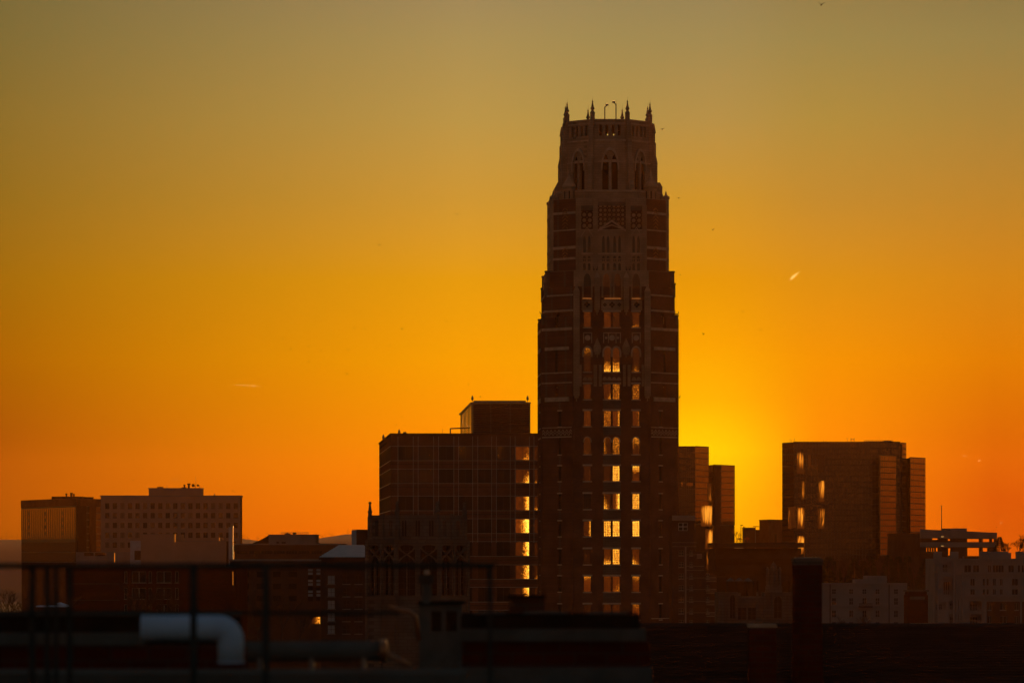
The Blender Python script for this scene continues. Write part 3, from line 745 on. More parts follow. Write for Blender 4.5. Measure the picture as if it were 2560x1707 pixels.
    # scallop panels y 942-950 (warm carved shells)
    for xa, xb, n in ((1457, 1480, 2), (1506, 1553, 4), (1579, 1603, 2)):
        b = MB(); ua, ub = f2.U(xa), f2.U(xb); z = f2.Zp(949.5, 0); w = (ub - ua) / n
        b.box(f2, ua, ub, z - .12, z, -.05, .14)
        for i in range(n):
            c = ua + w * (i + .5); pts = [(c + w * .48 * math.cos(R(20 * k)), z + w * .62 * math.sin(R(20 * k))) for k in range(10)]
            b.poly([f2.p(x, y, .13) for x, y in pts])
        b.build('scallop_panel', 'stone', root)
    # dimpled brick spandrels between the centre windows
    for (a, b) in zip(rows[2:-1], rows[3:]):
        pa, pb = a[1] + 4, b[0] - 5
        bx = MB(); f = ff; ua, ub = f.U(1508), f.U(1552.5); z1, z0 = f.Zp(pa, 0), f.Zp(pb, 0)
        bx.box(f, ua, ub, z0, z1, -.05, .05)
        nx = 12; nz = max(3, int((z1 - z0) / .26))
        for i in range(nx):
            for j in range(nz):
                if (i + j) % 2: continue
                bx.box(f, ua + (ub - ua) * (i + .1) / nx, ua + (ub - ua) * (i + .9) / nx, z0 + (z1 - z0) * (j + .1) / nz, z0 + (z1 - z0) * (j + .9) / nz, .05, .13)
        bx.build('patterned_spandrel', 'darkstone', root)
    # --- stone bands on the chamfers and sides
    def band(si, pa, pb, ks, frac=(0, 1), out=.1, name='belt_course', m='trim'):
        Wd, hf = ST[si][0], ST[si][1]
        for k in ks:
            b = MB(); f = face(k, Wd, hf); hw = f.hw; a, c = -hw + 2 * hw * frac[0], -hw + 2 * hw * frac[1]
            b.box(f, a + .003 * k, c, Z(pb, 703), Z(pa, 703), -.05, out); b.build(name, m, root)
    allc = (1, 7, 2, 6, 3, 5, 4)
    for si, pa, pb in ((4, 530, 536), (4, 574, 577.5), (4, 616, 623), (4, 644, 649.5), (2, 737, 741), (2, 775, 780), (1, 820, 827), (1, 931, 934), (1, 956, 959), (0, 1068, 1070), (0, 1091, 1094), (0, 1544, 1546)):
        band(si, pa, pb, allc)
    for si, pa, pb in ((1, 868, 876), (1, 993.5, 1004)): band(si, pa, pb, (1, 7, 2, 6), (.12, .88), .15)
    band(4, 695, 699, (1, 7), (.35, .8)); band(4, 718, 722, (1, 7), (.3, .85), .2)
    # chevron columns
    for k in (1, 7, 3, 5):
        f = face(k, ST[4][0], ST[4][1]); sx = 1 if k in (1, 3) else -1
        for pa, pb in ((523, 570), (621, 644), (700, 716)):
            b = MB(); z = Z(pb, 703); c = -sx * .55
            while z < Z(pa, 703):
                P = f.p; w, t, dd = .62, .22, .45
                for s2 in (-1, 1):
                    b.quad(P(c, z + dd, .12), P(c + s2 * w, z, .12), P(c + s2 * w, z - t, .12), P(c, z + dd - t, .12))
                    b.quad(P(c, z + dd, .12), P(c + s2 * w, z, .12), P(c + s2 * w, z, -.05), P(c, z + dd, -.05))
                z += .62
            b.build('chevron_column', mat_chev, root)
        f = face(k, ST[0][0], ST[0][1]); b = MB(); z0 = Z(1090, 703); n = 8
        for i in range(n):
            w = 2 * f.hw / n * .9; c = -f.hw + 2 * f.hw * (i + .5) / n; P = f.p
            for q in (0, .45):
                for s2 in (-1, 1): b.quad(P(c, z0 + .7 + q, .08), P(c + s2 * w / 2, z0 + .2 + q, .08), P(c + s2 * w / 2, z0 + .02 + q, .08), P(c, z0 + .52 + q, .08))
        b.build('chevron_band', 'trim', root)
    # vertical corner shafts on the body edges
    for k, (vx, vy) in enumerate(((-6.67, -ST[0][0]), (6.67, -ST[0][0]), (ST[0][0], -6.67), (-ST[0][0], -6.67), (ST[0][0], 6.67), (-ST[0][0], 6.67))):
        x, y = wp(vx * .997, vy * .997); b = MB()
        b.lathe((x, y), [(.22, 0), (.22, ST[1][3] - .3), (.05, ST[1][3])], 6); b.build('corner_shaft', 'brick', root)
    return root, wp
mat_chev = brickmat('glazed_chevron', (0.5, 0.22, 0.09), (0.4, 0.16, 0.07), (0.2, 0.1, 0.06), .5, .2)
troot, twp = tower()

# two floodlight masts on the tower roof
def floodlight(x, y, z0, pole, arm, label):
    t = thing('floodlight_mast', label, 'floodlight', (x, y, z0), 'floodlight masts on the tower roof')
    MB().tube((x, y, z0), (x, y, z0 + pole), .1, .09, 8).build('pole', 'metal', t)
    MB().tube((x, y, z0 + pole - .15), (x + arm * .62, y, z0 + pole + .18), .08, .08).build('arm', 'metal', t)
    hx = x + arm * .78; zz = z0 + pole + .3
    b = MB(); b.box(Fr(hx, y, 0), -.24, .24, zz - .16, zz + .14, -.25, .25); hd = b.build('lamp_housing', 'metal', t)
    ln = MB(); ln.box(Fr(hx, y, 0), -.2, .2, zz + .14, zz + .26, -.2, .2); o = ln.build('lamp_lens', 'lamp', t); o.parent = hd
    MB().tube((x + .12, y, z0 + pole), (x + .12, y, z0 + pole + .75), .015, .012, 4).build('rod', 'metal', t)
for px, ptop, arm, lb in ((1512, 267, .5, 'shorter roof floodlight mast with its lamp turned right, left one of two'), (1540, 260, -.5, 'taller roof floodlight mast with its lamp turned left, right one of two')):
    floodlight(K(px, 707), 707, Z(352, 704), Z(ptop, 707) - Z(352, 704), arm, lb)
# ================================================================== OTHER BUILDINGS
def slab(fp, z0, z1, nm, m, root, label=None):
    return MB().prism(fp, z0, z1).build(nm, m, root, label)
def grid_glass(fr, u0, u1, z0, z1, du, dz, root, m, gm='mullion', t=.09, nm='glass_wall'):
    p = MB(); p.box(fr, u0, u1, z0, z1, -.3, 0); p.build(nm, m, root)
    g = MB(); n = max(1, round((u1 - u0) / du)); k = max(1, round((z1 - z0) / dz))
    for i in range(n + 1): u = u0 + (u1 - u0) * i / n; g.box(fr, u - t / 2, u + t / 2, z0, z1, -.02, .045)
    for j in range(k + 1): z = z0 + (z1 - z0) * j / k; g.box(fr, u0 - .02, u1 + .02, z - t * .8, z + t * .8, -.02, .04)
    g.build('mullion_grid', gm, root)
def rod(px, pt, pb, Y, label, r=.04, tip=None, name='lightning_rod', cat='lightning rod', group=None):
    b = MB(); z0, z1 = Z(pb, Y), Z(pt, Y); x = K(px, Y)
    b.tube((x, Y, z0 - .3), (x, Y, z1), r, r * .8, 6)
    if tip: b.lathe((x, Y), [(r, z1 - tip * 2.2), (tip * .5, z1 - tip * 2), (tip * .5, z1 - tip), (.02, z1)], 6)
    return tag(b.build(name, 'metal'), label, cat, group)

# ---- office block left of the tower
def office():
    Y0 = 850; root = thing('office_building', 'brown brick office block with wide grid windows left of the tower', 'building', (K(1160, Y0), Y0, 0))
    ff = Fr.px(977, Y0, 1640, Y0); fs = Fr.px(948, 925, 977, Y0); zt = ff.Zp(1087, 0); x1 = K(1640, Y0)
    rows = [(1116, 1150), (1173, 1207), (1240.5, 1275), (1297, 1332), (1354, 1389), (1412, 1446.5), (1468, 1503), (1525, 1560)]
    cols = [(995.5, 1032.5), (1046, 1083.5), (1097, 1134), (1147, 1181), (1195, 1228.5), (1241.5, 1275), (1288.5, 1323), (1335.5, 1370), (1382, 1417), (1429, 1464), (1476, 1511), (1523, 1558), (1570, 1605)]
    holes = [(ff.U(a), ff.U(b), ff.Zp(d, 0), ff.Zp(c, 0)) for c, d in rows for a, b in cols]
    w = MB(); w.facade(ff, 0, ff.len, 0, zt, holes, .2)
    Ls = fs.len; sh = []
    for c, d in rows: sh += [(1.2, Ls - 1.2, ff.Zp(d, 0), ff.Zp(c, 0))]
    w.facade(fs, 0, Ls, 0, zt, sh, .5)
    xb = K(948, 925); w.quad((x1, Y0, 0), (x1, 925, 0), (x1, 925, zt), (x1, Y0, zt)); w.quad((xb, 925, 0), (x1, 925, 0), (x1, 925, zt), (xb, 925, zt))
    w.build('wall', 'brick', root)
    slab([(K(977, Y0), Y0 + .05), (x1, Y0 + .05), (x1, 924.9), (xb, 924.9)], zt - 1.2, zt - .8, 'roof', 'roof', root)
    cp = MB(); cp.box(ff, -.1, ff.len + .1, zt, zt + .35, -.6, .15); cp.box(fs, 0, Ls - .1, zt, zt + .35, -.6, .15); cp.build('coping', 'brick2', root)
    rnd = random.Random(5)
    lit = {(0, 6): (.5, .4, .3, -.15), (1, 6): (.35, .25, .7, -.4), (2, 6): (.5, .4, .9, 0), (3, 6): (1, 1.0, .8, 0), (4, 6): (.4, .6, .9, 0), (5, 6): (.35, .6, .8, 0), (6, 6): (.15, .45, .8, .2),  # painted reflected glow per office pane: glow, spark, push_u, push_v
           (0, 1): (.03, .22, .1, -.2), (0, 3): (.04, .24, -.2, .15), (0, 5): (.04, .24, -.2, .1), (1, 0): (.03, .2, .1, .1), (1, 1): (.05, .28, 0, .1), (4, 1): (.02, .1), (0, 7): (.2, .1), (1, 7): (.25, .1, 0, -.6), (2, 7): (.3, .15, 0, -.6), (3, 7): (.25, .5, .5, 0), (4, 7): (.2, 0), (5, 7): (.2, .1, 0, -.5), (6, 7): (.15, 0)}
    for i, (c, d) in enumerate(rows):
        for j, (a, b) in enumerate(cols):
            if j > 8: continue
            za, zb = ff.Zp(d, 0), ff.Zp(c, 0); g = lit.get((i, j))
            window(root, ff, ff.U(a), ff.U(b), za, zb, 0, 'glow2' if g else 'glass', .12, (2, 1), 'mullion', .1, None, None, glow=g)  # glowing panes carry painted reflections, same as the tower windows
    for z0 in sh: window(root, fs, z0[0], z0[1], z0[2], z0[3], 0, 'glass', .3, (30, 1), 'mullion', .25)
    ln = MB()
    for a, b in cols[:9]:
        for px in (a - .6, b + .6): ln.box(ff, ff.U(px) - .035, ff.U(px) + .035, 20, zt - .3, 0, .07)
    for c, d in rows:
        for py in (c - 1, d + 1): ln.box(ff, .1, ff.U(1420), ff.Zp(py, 0) - .03, ff.Zp(py, 0) + .03, 0, .065)
        for py in (c - 1, d + 1): ln.box(fs, .1, Ls - .1, ff.Zp(py, 0) - .05, ff.Zp(py, 0) + .05, 0, .1)
    ln.build('trim_strip', 'lightmull', root)
    gr = MB()
    for c, d in rows: 
        z = ff.Zp(d + 9, 0); gr.box(ff, 0, ff.len, z - .12, z, 0, .05)
    gr.build('reveal_band', 'dark', root)
    # louvred plant screen
    Yp = 880; pf = Fr.px(1178, Yp, 1326, Yp); ps = Fr.px(1149, 955, 1178, Yp); z0, z1 = zt - .8, pf.Zp(1008, 0)
    scr = MB(); n = 22
    for fr, ln_ in ((pf, pf.len), (ps, ps.len)):
        for i in range(n):
            z = z0 + (z1 - z0) * (i + .2) / n; P = fr.p
            scr.box(fr, 0, ln_, z, z + .09, -.3, -.12); scr.quad(P(0, z, 0), P(ln_, z, 0), P(ln_, z + (.2 if fr is pf else .12), -.25), P(0, z + (.2 if fr is pf else .12), -.25))
    scr.build('louvre_screen', 'metal', root)
    fm = MB()
    for fr, ln_ in ((pf, pf.len), (ps, ps.len)):
        for u in [0.15, ln_ * .33, ln_ * .66, ln_ - .15]: fm.box(fr, u - .12, u + .12, z0, z1, -.5, -.3)
    fm.box(pf, -.1, pf.len + .1, z1, z1 + .25, -.6, .15); fm.box(ps, 0, ps.len, z1, z1 + .25, -.6, .15)
    fm.box(pf, .5, pf.len - 1.0, z1 + .25, z1 + .6, -4, -.3)
    fm.build('screen_frame', 'metal', root)
    inner = MB(); inner.box(pf, .4, pf.len - .1, z0, z1, -30, -.8); inner.build('plant_room', 'dark', root)
    pp = MB(); x = K(1126, Y0 + 15); y = Y0 + 15; zz = Z(1071, y)
    pp.tube((x, y, zt - 1), (x, y, zz), .14); pp.tube((x, y, zz), (K(1175, y), y, Z(1069, y)), .14); pp.build('roof_pipe', 'metal', root)
office()
GR = 'lightning rods on the office block'
rod(1181, 988, 1003, 881, 'lightning rod at the left end of the louvred rooftop screen', .05, .5, group=GR)
rod(1319, 988, 1003, 881, 'lightning rod at the right end of the louvred rooftop screen', .05, .5, group=GR)
rod(958.5, 1085, 1101, 902, 'lightning rod on the sloping left end of the office roof', .06, .55, group=GR)
rod(998, 1072, 1087, 852, 'lightning rod near the front left corner of the office roof', .05, .5, group=GR)
rod(1106, 1071, 1087, 853, 'thin whip antenna midway along the office roof', .03, None, 'whip_antenna', 'antenna')
b = MB(); x = K(1012, 853); b.tube((x, 853, Z(1087, 853) - .2), (x, 853, Z(1082, 853)), .06); b.box(Fr(x, 853), -.35, .35, Z(1083, 853), Z(1079.5, 853), -.3, .3)
tag(b.build('roof_floodlight', 'metal'), 'small boxy floodlight on the office roof edge', 'floodlight')

# ---- far left pale slab block
def slabblock():
    Y = 960; root = thing('slab_block', 'long pale concrete block with rows of square windows at the far left', 'building', (K(430, Y), Y, 0))
    f = Fr.px(252, Y, 600, Y); zt = f.Zp(1241.5, 0)
    rows = [1257 + 24.5 * i for i in range(7)]; holes = []
    for i, py in enumerate(rows):
        for j in range(18):
            c = 268 + 18.9 * j
            holes.append((i, j, f.U(c - 5.4), f.U(c + 5.4), f.Zp(py + (15 if i == 0 else 13.5), 0), f.Zp(py, 0)))
    w = MB(); w.facade(f, 0, f.len, 0, zt, [h[2:] for h in holes], .5); w.box(f, 0, f.len, 0, zt, -8, -1.4); w.box(f, 0, .3, 0, zt, -8, -.1); w.box(f, f.len - .3, f.len, 0, zt, -8, -.1)
    w.build('wall', 'white', root)
    for h in holes:
        if h[0] > 3 and h[1] > 4 or h[0] > 5: continue
        window(root, f, *h[2:], 0, random.choice(('glass', 'glass', 'glass', 'blind', 'mirror2')), .3, (2, 1), 'mullion', .08)
    rp = MB(); rp.box(f, -.15, f.len + .15, zt, zt + .35, -8.1, .15); rp.build('parapet', 'concrete', root)
    a, b2 = f.U(370), f.U(503); pb = MB(); pb.box(f, a, b2, zt + .36, f.Zp(1221, 0), -7, -2); pb.box(f, a - .15, b2 + .15, f.Zp(1221, 0), f.Zp(1219, 0), -7.1, -1.9)
    pb.build('penthouse', 'white', root)
slabblock()
def dish(px, py, Y, r, label):
    t = thing('satellite_dish', label, 'satellite dish', (K(px, Y), Y, Z(1221, Y)), 'satellite dishes on the pale block')
    x, z = K(px, Y), Z(py, Y)
    MB().tube((x + .4, Y, Z(1219.5, Y)), (x + .4, Y, z), .08).build('mast', 'metal', t)
    b = MB(); n = 14; base = Vector((x, Y - .3, z)); prev = None
    for k in range(5):
        rr = r * (k + 1) / 5; ring = [(x + rr * math.cos(2 * math.pi * q / n), Y - .15 - .5 * (rr / r) ** 2 * r * .4, z + rr * math.sin(2 * math.pi * q / n)) for q in range(n)]
        if prev is None: b.poly(ring)
        else:
            for q in range(n): b.quad(prev[q], prev[(q + 1) % n], ring[(q + 1) % n], ring[q])
        prev = ring
    b.build('dish', 'dark', t)
dish(483, 1213, 966, .38, 'larger round satellite dish on the pale block penthouse')
dish(495, 1213, 966, .28, 'smaller round satellite dish at the right of the penthouse roof')
def stack(px, pt, pb, Y, w, label, nm='roof_vent', cat='vent', cap=1.4, group='vents on the far left roofs'):
    b = MB(); x = K(px, Y); b.lathe((x, Y), [(w, Z(pb, Y) - .5), (w, Z(pt, Y) - .35), (w * cap, Z(pt, Y) - .3), (w * cap, Z(pt, Y))], 10)
    return tag(b.build(nm, 'dark'), label, cat, group)
stack(472, 1208, 1220, 966, .25, 'tall thin exhaust stack on the penthouse of the pale block', 'exhaust_stack', 'exhaust stack', 1.6)
stack(461, 1211, 1220, 966, .18, 'small vent left of the tall stack on the pale block')
stack(400.5, 1216.5, 1220, 966, .65, 'squat round vent at the left of the penthouse roof', cap=1.15)
stack(460, 1217.5, 1220, 968, .5, 'squat vent under the small vent on the penthouse roof', cap=1.2)
rod(417.5, 1212, 1220, 966, 'short antenna beside the squat vent on the penthouse', .05, None, 'antenna', 'antenna')
rod(489.5, 1190, 1220, 967, 'tall thin antenna between the satellite dishes', .035, None, 'antenna', 'antenna')
rod(536, 1233, 1242, 962, 'tiny weather sensor mast on the right end of the pale block roof', .04, .25, 'sensor_mast', 'sensor mast')

# ---- far left curtain-wall block
def glassblock():
    root = thing('curtain_wall_block', 'dark block with finely ribbed amber glass front at the far left edge', 'building', (K(190, 960), 960, 0))
    f = Fr.px(54, 1006, 192, 960); g = Fr.px(192, 960, 251.5, 981); zt = f.Zp(1244.5, 0) + 0
    zt = Z(1246.5, 960)
    slab([f.p(0, 0, -.3)[:2], f.p(f.len, 0, -.3)[:2], g.p(g.len, 0, -.3)[:2], (K(251.5, 1010), 1010), (K(54, 1035), 1035)], 0, zt, 'core', 'dark', root)
    zg = zt - 1.6; zl = Z(1350, 960)
    grid_glass(f, 0, f.len, zl, zg, 1.9, 6.4, root, 'mirror', t=.42)
    grid_glass(f, 0, f.len, Z(1405, 960), zl - .4, .6, 2.2, root, 'glass', t=.12)
    grid_glass(g, .02, g.len, Z(1385, 960), zg, .6, 1.6, root, 'glass', t=.12)
    pr = MB(); pr.box(f, 0, f.len, zg, zt + .2, -.2, .2); pr.box(g, .05, g.len, zg, zt + .2, -.2, .2); pr.box(g, g.len * .5, g.len * .75, Z(1405, 960), zg, .1, .3); pr.build('parapet', 'brick2', root)
    rf = MB(); rf.box(Fr.px(129, 976, 206, 976), 0, K(206, 976) - K(129, 976), zt, Z(1240.5, 976), -8, 0); rf.build('roof_block', 'dark', root)
    dk = MB(); rnd = random.Random(2)
    for r in range(5):
        for c in range(3):
            for q in (0, 1):
                u = f.len * (.12 + .31 * c) + q * 1.1; z = zg - 1.2 - r * 1.6; dk.box(f, u - .25, u + .25, z - .9, z, 0, .06)
    dk.build('open_vent', 'mullion', root)
glassblock()
stack(166, 1239 - 6, 1241, 978, .18, 'small vent left of the twin flues on the ribbed glass block')
stack(178.5, 1231, 1241, 978, .28, 'taller of the twin flues on the ribbed glass block', cap=1.2)
stack(185, 1234, 1241, 978, .2, 'shorter of the twin flues on the ribbed glass block', cap=1.2)
stack(222, 1242, 1246, 978, 1.0, 'wide low vent on the right of the ribbed glass block', cap=1.2)

# ---- pale low block in front of the slab, with upstand and service core
def lowwhite():
    Y = 900; root = thing('windowless_block', 'plain pale windowless block in front of the long slab block', 'building', (K(450, Y), Y, 0))
    f = Fr.px(324, Y, 568, Y); b = MB()
    b.box(f, f.U(352), f.U(438), 0, f.Zp(1336, 0), -25, 0); b.box(f, f.U(438) + .01, f.U(565), 0, f.Zp(1353, 0), -25, -.1); b.box(f, f.U(498), f.U(550), f.Zp(1353, 0), f.Zp(1345, 0), -12, -1)
    b.build('wall', 'white', root)
    c = MB(); c.box(f, f.U(325), f.U(352) - .01, 0, f.Zp(1351, 0), -14, -.3); c.build('service_core', 'greyroof', root)
    d = MB(); d.box(f, f.U(336), f.U(351.5), f.Zp(1399, 0), f.Zp(1376, 0), -.3, -.22); d.build('door', 'dark', root)
    l = MB(); l.box(f, f.U(352) - .1, f.U(438) + .1, f.Zp(1336, 0), f.Zp(1334.6, 0), -25, .1); l.box(f, f.U(438) + .12, f.U(565), f.Zp(1353, 0), f.Zp(1351.6, 0), -24, .05); l.build('coping', 'concrete', root)
    s = MB(); s.box(f, f.U(565) + .01, f.U(572), 0, f.Zp(1352, 0), -22, -1); s.build('side_wing', 'dark', root)
lowwhite()
def flue(px, pa, pb, Y, r, label, m='lightmull'):
    b = MB(); b.tube((K(px, Y), Y, Z(pb, Y)), (K(px, Y), Y, Z(pa, Y)), r, r, 10); return tag(b.build('steel_flue', m), label, 'flue', 'sunlit flues on the low roofs')
def grey_shaft():
    Y = 880; root = thing('lift_shaft', 'narrow grey clad shaft rising at the right end of the windowless block', 'lift shaft', (K(577, Y), Y, 0))
    f = Fr.px(571.5, Y, 582, Y); b = MB(); b.box(f, 0, f.len, 0, f.Zp(1317, 0), -2.2, 0); b.build('cladding', 'greyroof', root)
    b = MB(); b.box(f, -.1, f.len + .1, f.Zp(1317, 0), f.Zp(1316, 0), -2.3, .1); b.build('coping', 'metal', root)
grey_shaft()
EM = 'slit'
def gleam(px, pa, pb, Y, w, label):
    b = MB(); b.box(Fr(K(px, Y), Y - 1), -w / 2, w / 2, Z(pb, Y), Z(pa, Y), 0, .1); return tag(b.build('sun_glint_strip', 'slot'), label, 'sun glint', 'painted sun glint strips')  # added emissive strip that paints a sun glint on an edge
gleam(287.7, 1381, 1405, 899, .16, 'tall narrow painted sun glint left of the windowless block')
gleam(438.8, 1334, 1355, 899, .12, 'painted sun glint at the upper right corner of the windowless block')
gleam(583.3, 1316, 1362, 878, .12, 'long painted sun glint down the edge of the grey shaft')
gleam(586.2, 1378, 1396, 878, .12, 'small painted sun glint below the grey shaft')
gleam(549.3, 1343, 1351, 898, .12, 'tiny painted sun glint on the low step of the windowless block')
gleam(584, 1428, 1462, 448, .05, 'thin orange painted sun glint at the right edge of the red brick building')

# ---- low annex between ribbed block and slab
def annex():
    Y = 930; root = thing('loading_annex', 'low plain annex with two dark slot openings at the far left', 'building', (K(250, Y), Y, 0))
    f = Fr.px(190, Y, 324, Y); h = [(f.U(210), f.U(234), f.Zp(1389, 0), f.Zp(1381, 0)), (f.U(237), f.U(263), f.Zp(1389, 0), f.Zp(1381, 0))]
    b = MB(); b.facade(f, 0, f.len, 0, f.Zp(1379, 0), h, 1); b.box(f, .02, f.len, 0, f.Zp(1379, 0), -18, -1); b.build('wall', 'concrete', root)
    for q in h: window(root, f, *q, 0, 'glass', .5)
annex()

# ---- wide low block with a mansard plant room
def widelow():
    Y = 860; root = thing('low_wide_building', 'wide low building with sloped plant room and roof railing', 'building', (K(730, Y), Y, 0))
    f = Fr.px(586, Y, 850, Y); zt = f.Zp(1361.5, 0)
    h = [(f.U(590), f.U(806), f.Zp(1384, 0), f.Zp(1376, 0))]; hs = [(f.U(590 + 31 * i + 1), f.U(590 + 31 * i + 29), h[0][2], h[0][3]) for i in range(7)]
    b = MB(); b.facade(f, 0, f.len, 0, zt, hs, .5); b.box(f, .02, f.len - .02, 0, zt, -30, -1); b.build('wall', 'brick2', root)
    for q in hs: window(root, f, *q, 0, 'glass', .35, (4, 1))
    b = MB(); b.box(f, -.1, f.len + .1, zt, zt + .3, -30, .1); b.build('coping', 'concrete', root)
    b = MB(); P = f.p; z1 = f.Zp(1337.5, 0); xa, xm, xb = f.U(628), f.U(670), f.U(788)
    b.prism([P(xm, 0, -2)[:2], P(xb, 0, -2)[:2], P(xb, 0, -16)[:2], P(xm, 0, -16)[:2]], zt + .3, z1); b.box(f, xm - .1, xb + .1, z1, z1 + .2, -16.1, -1.9)
    b.build('plant_room', 'concrete', root)
    b = MB(); b.v += [P(xa, zt + .3, -2), P(xm, zt + .3, -2), P(xm, z1, -2), P((xa + xm * 1.0) / 2, z1 - 1.0, -2), P(xa, zt + .3, -16), P(xm, zt + .3, -16), P(xm, z1, -16), P((xa + xm) / 2, z1 - 1.0, -16)]
    b.f += [(0, 1, 2, 3), (7, 6, 5, 4), (0, 3, 7, 4), (3, 2, 6, 7)]; b.build('sloped_roof', 'roof', root)
    for px, w, pt, pb in ((693, 6, 1353.5, 1359.5), (708, 10, 1354, 1360)): window(root, f, f.U(px - w / 2), f.U(px + w / 2), f.Zp(pb, 0), f.Zp(pt, 0), 0, 'glass', 1.9, (2, 1))
    b = MB(); b.box(f, f.U(789), f.U(798), zt + .3, f.Zp(1356.5, 0), -4, -1); b.build('roof_hatch', 'dark', root)
    b = MB(); y = -4; z = z1 + .2
    n = 14
    for i in range(n + 1): u = f.U(700) + (f.U(768) - f.U(700)) * i / n; b.box(f, u - .03, u + .03, z, z + .45, -4.03, -3.97)
    for zz in (.22, .45): b.box(f, f.U(700), f.U(768), z + zz - .025, z + zz + .025, -4.02, -3.98)
    b.build('roof_railing', 'metal', root)
widelow()
b = MB(); x = K(736, 866); z = Z(1337, 866); b.lathe((x, 866), [(.3, z), (.3, z + .25), (.38, z + .3), (.38, z + .5), (.2, z + .62)], 10); tag(b.build('roof_vent', 'dark'), 'round domed vent on the plant room of the wide low building', 'vent')
b = MB(); b.box(Fr(K(721, 866), 866), -.8, .4, z, z + .4, -.5, .5); b.box(Fr(K(718, 866), 866), -.15, .15, z + .4, z + .55, -.2, .2); tag(b.build('air_handler', 'dark'), 'boxy air handler beside the domed roof vent', 'air handler')

# ---- grey roofed building with tall box behind
def greyroofed():
    Y = 560; root = thing('hip_roofed_building', 'dark building with pale grey hipped metal roof left of the gothic lantern', 'building', (K(860, Y), Y, 0))
    f = Fr.px(803, Y, 925, Y); P = f.p; ze = f.Zp(1392, 0)
    hs = []
    for px in (828, 866, 896):
        for i in range(5): hs.append((f.U(px - 9), f.U(px + 9), f.Zp(1438 + 31 * i + 21, 0), f.Zp(1438 + 31 * i, 0)))
    b = MB(); b.facade(f, 0, f.len, 0, ze, hs, .3); b.box(f, .02, f.len, 0, ze, -16, -.9); b.build('wall', 'dark', root)
    for q in hs: window(root, f, *q, 0, 'greyroof' if q[0] < f.U(830) else 'glass', .2, (2, 2), sill=('concrete', .12, .1))
    b = MB(); zr = f.Zp(1361.5, 0); e = .3; ua, ub, rl_, rr_ = -e, f.len + e, f.U(842), f.U(905)
    A, B_, C_, D_ = P(ua, ze, e), P(ub, ze, e), P(ub, ze, -16), P(ua, ze, -16); E_, F_ = P(rl_, zr, -7), P(rr_, zr, -7)
    b.quad(A, B_, F_, E_); b.quad(C_, D_, E_, F_); b.poly([B_, C_, F_]); b.poly([D_, A, E_]); b.quad(A, D_, C_, B_); b.build('roof', 'greyroof', root)
    s = MB(); n = 26
    for i in range(n):
        t = (i + .5) / n; u = ua + (ub - ua) * t; tt = min(1, (u - ua) / (rl_ - ua), (ub - u) / (ub - rr_)) ; z = ze + (zr - ze) * tt; d = e + (-7 - e) * tt
        s.tube(P(u, ze + .03, e), P(u, z + .03, d), .03, .03, 4)
    s.build('roof_seam', 'greyroof', root)
    c = MB(); c.box(f, -e, f.len + e, ze - .35, ze - .02, -.2, e); c.build('gutter', 'dark', root)
greyroofed()
def graybox():
    Y = 620; root = thing('stair_tower', 'plain dark box tower with a pale grey corner beside the lantern pinnacle', 'building', (K(900, Y), Y, 0))
    f = Fr.px(891, Y, 940, Y); b = MB(); b.box(f, 0, f.len, 0, f.Zp(1324, 0), -8, 0); b.build('wall', 'brick2', root)
    g = MB(); g.box(Fr.px(879, Y, 891, Y), 0, K(891, Y) - K(879, Y) - .01, 0, Z(1325, Y), -6, .15); g.build('corner_panel', 'greyroof', root)
    c = MB(); c.box(f, -.7, f.len, f.Zp(1324, 0), f.Zp(1323, 0), -8.1, .25); c.build('coping', 'metal', root)
graybox()

# ---- red brick building lower left with big mullioned windows
def redbrick():
    Y = 450; root = thing('brick_hall', 'dark red brick hall with large paned windows at lower left', 'building', (K(380, Y), Y, 0))
    f = Fr.px(165, Y, 590, Y); hs = []
    for r in range(4):
        z1, z0 = f.Zp(1428 + 41 * r, 0), f.Zp(1456 + 41 * r, 0)
        for a, b_ in ((330, 365), (392, 428)): hs.append((f.U(a), f.U(b_), z0, z1, 0))
        for a, b_ in ((311, 318), (372, 379), (438, 446)): hs.append((f.U(a), f.U(b_), z0, z1, 0))
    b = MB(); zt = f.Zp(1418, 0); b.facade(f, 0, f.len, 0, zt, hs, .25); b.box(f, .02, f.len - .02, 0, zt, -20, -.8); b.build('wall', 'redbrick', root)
    for q in hs:
        big = q[1] - q[0] > 1
        window(root, f, q[0], q[1], q[2], q[3], 0, 'glass', .15, (2, 1) if big else (1, 1), 'lightmull', .045, ('concrete', .06, .1))
    s = MB()
    for py in (1459, 1500, 1541): s.box(f, f.U(180), f.U(300), f.Zp(py, 0), f.Zp(py - 1.2, 0), 0, .05)
    s.box(f, -.1, f.len + .1, zt, zt + .12, -.4, .12); s.build('string_course', 'darkstone', root)
redbrick()
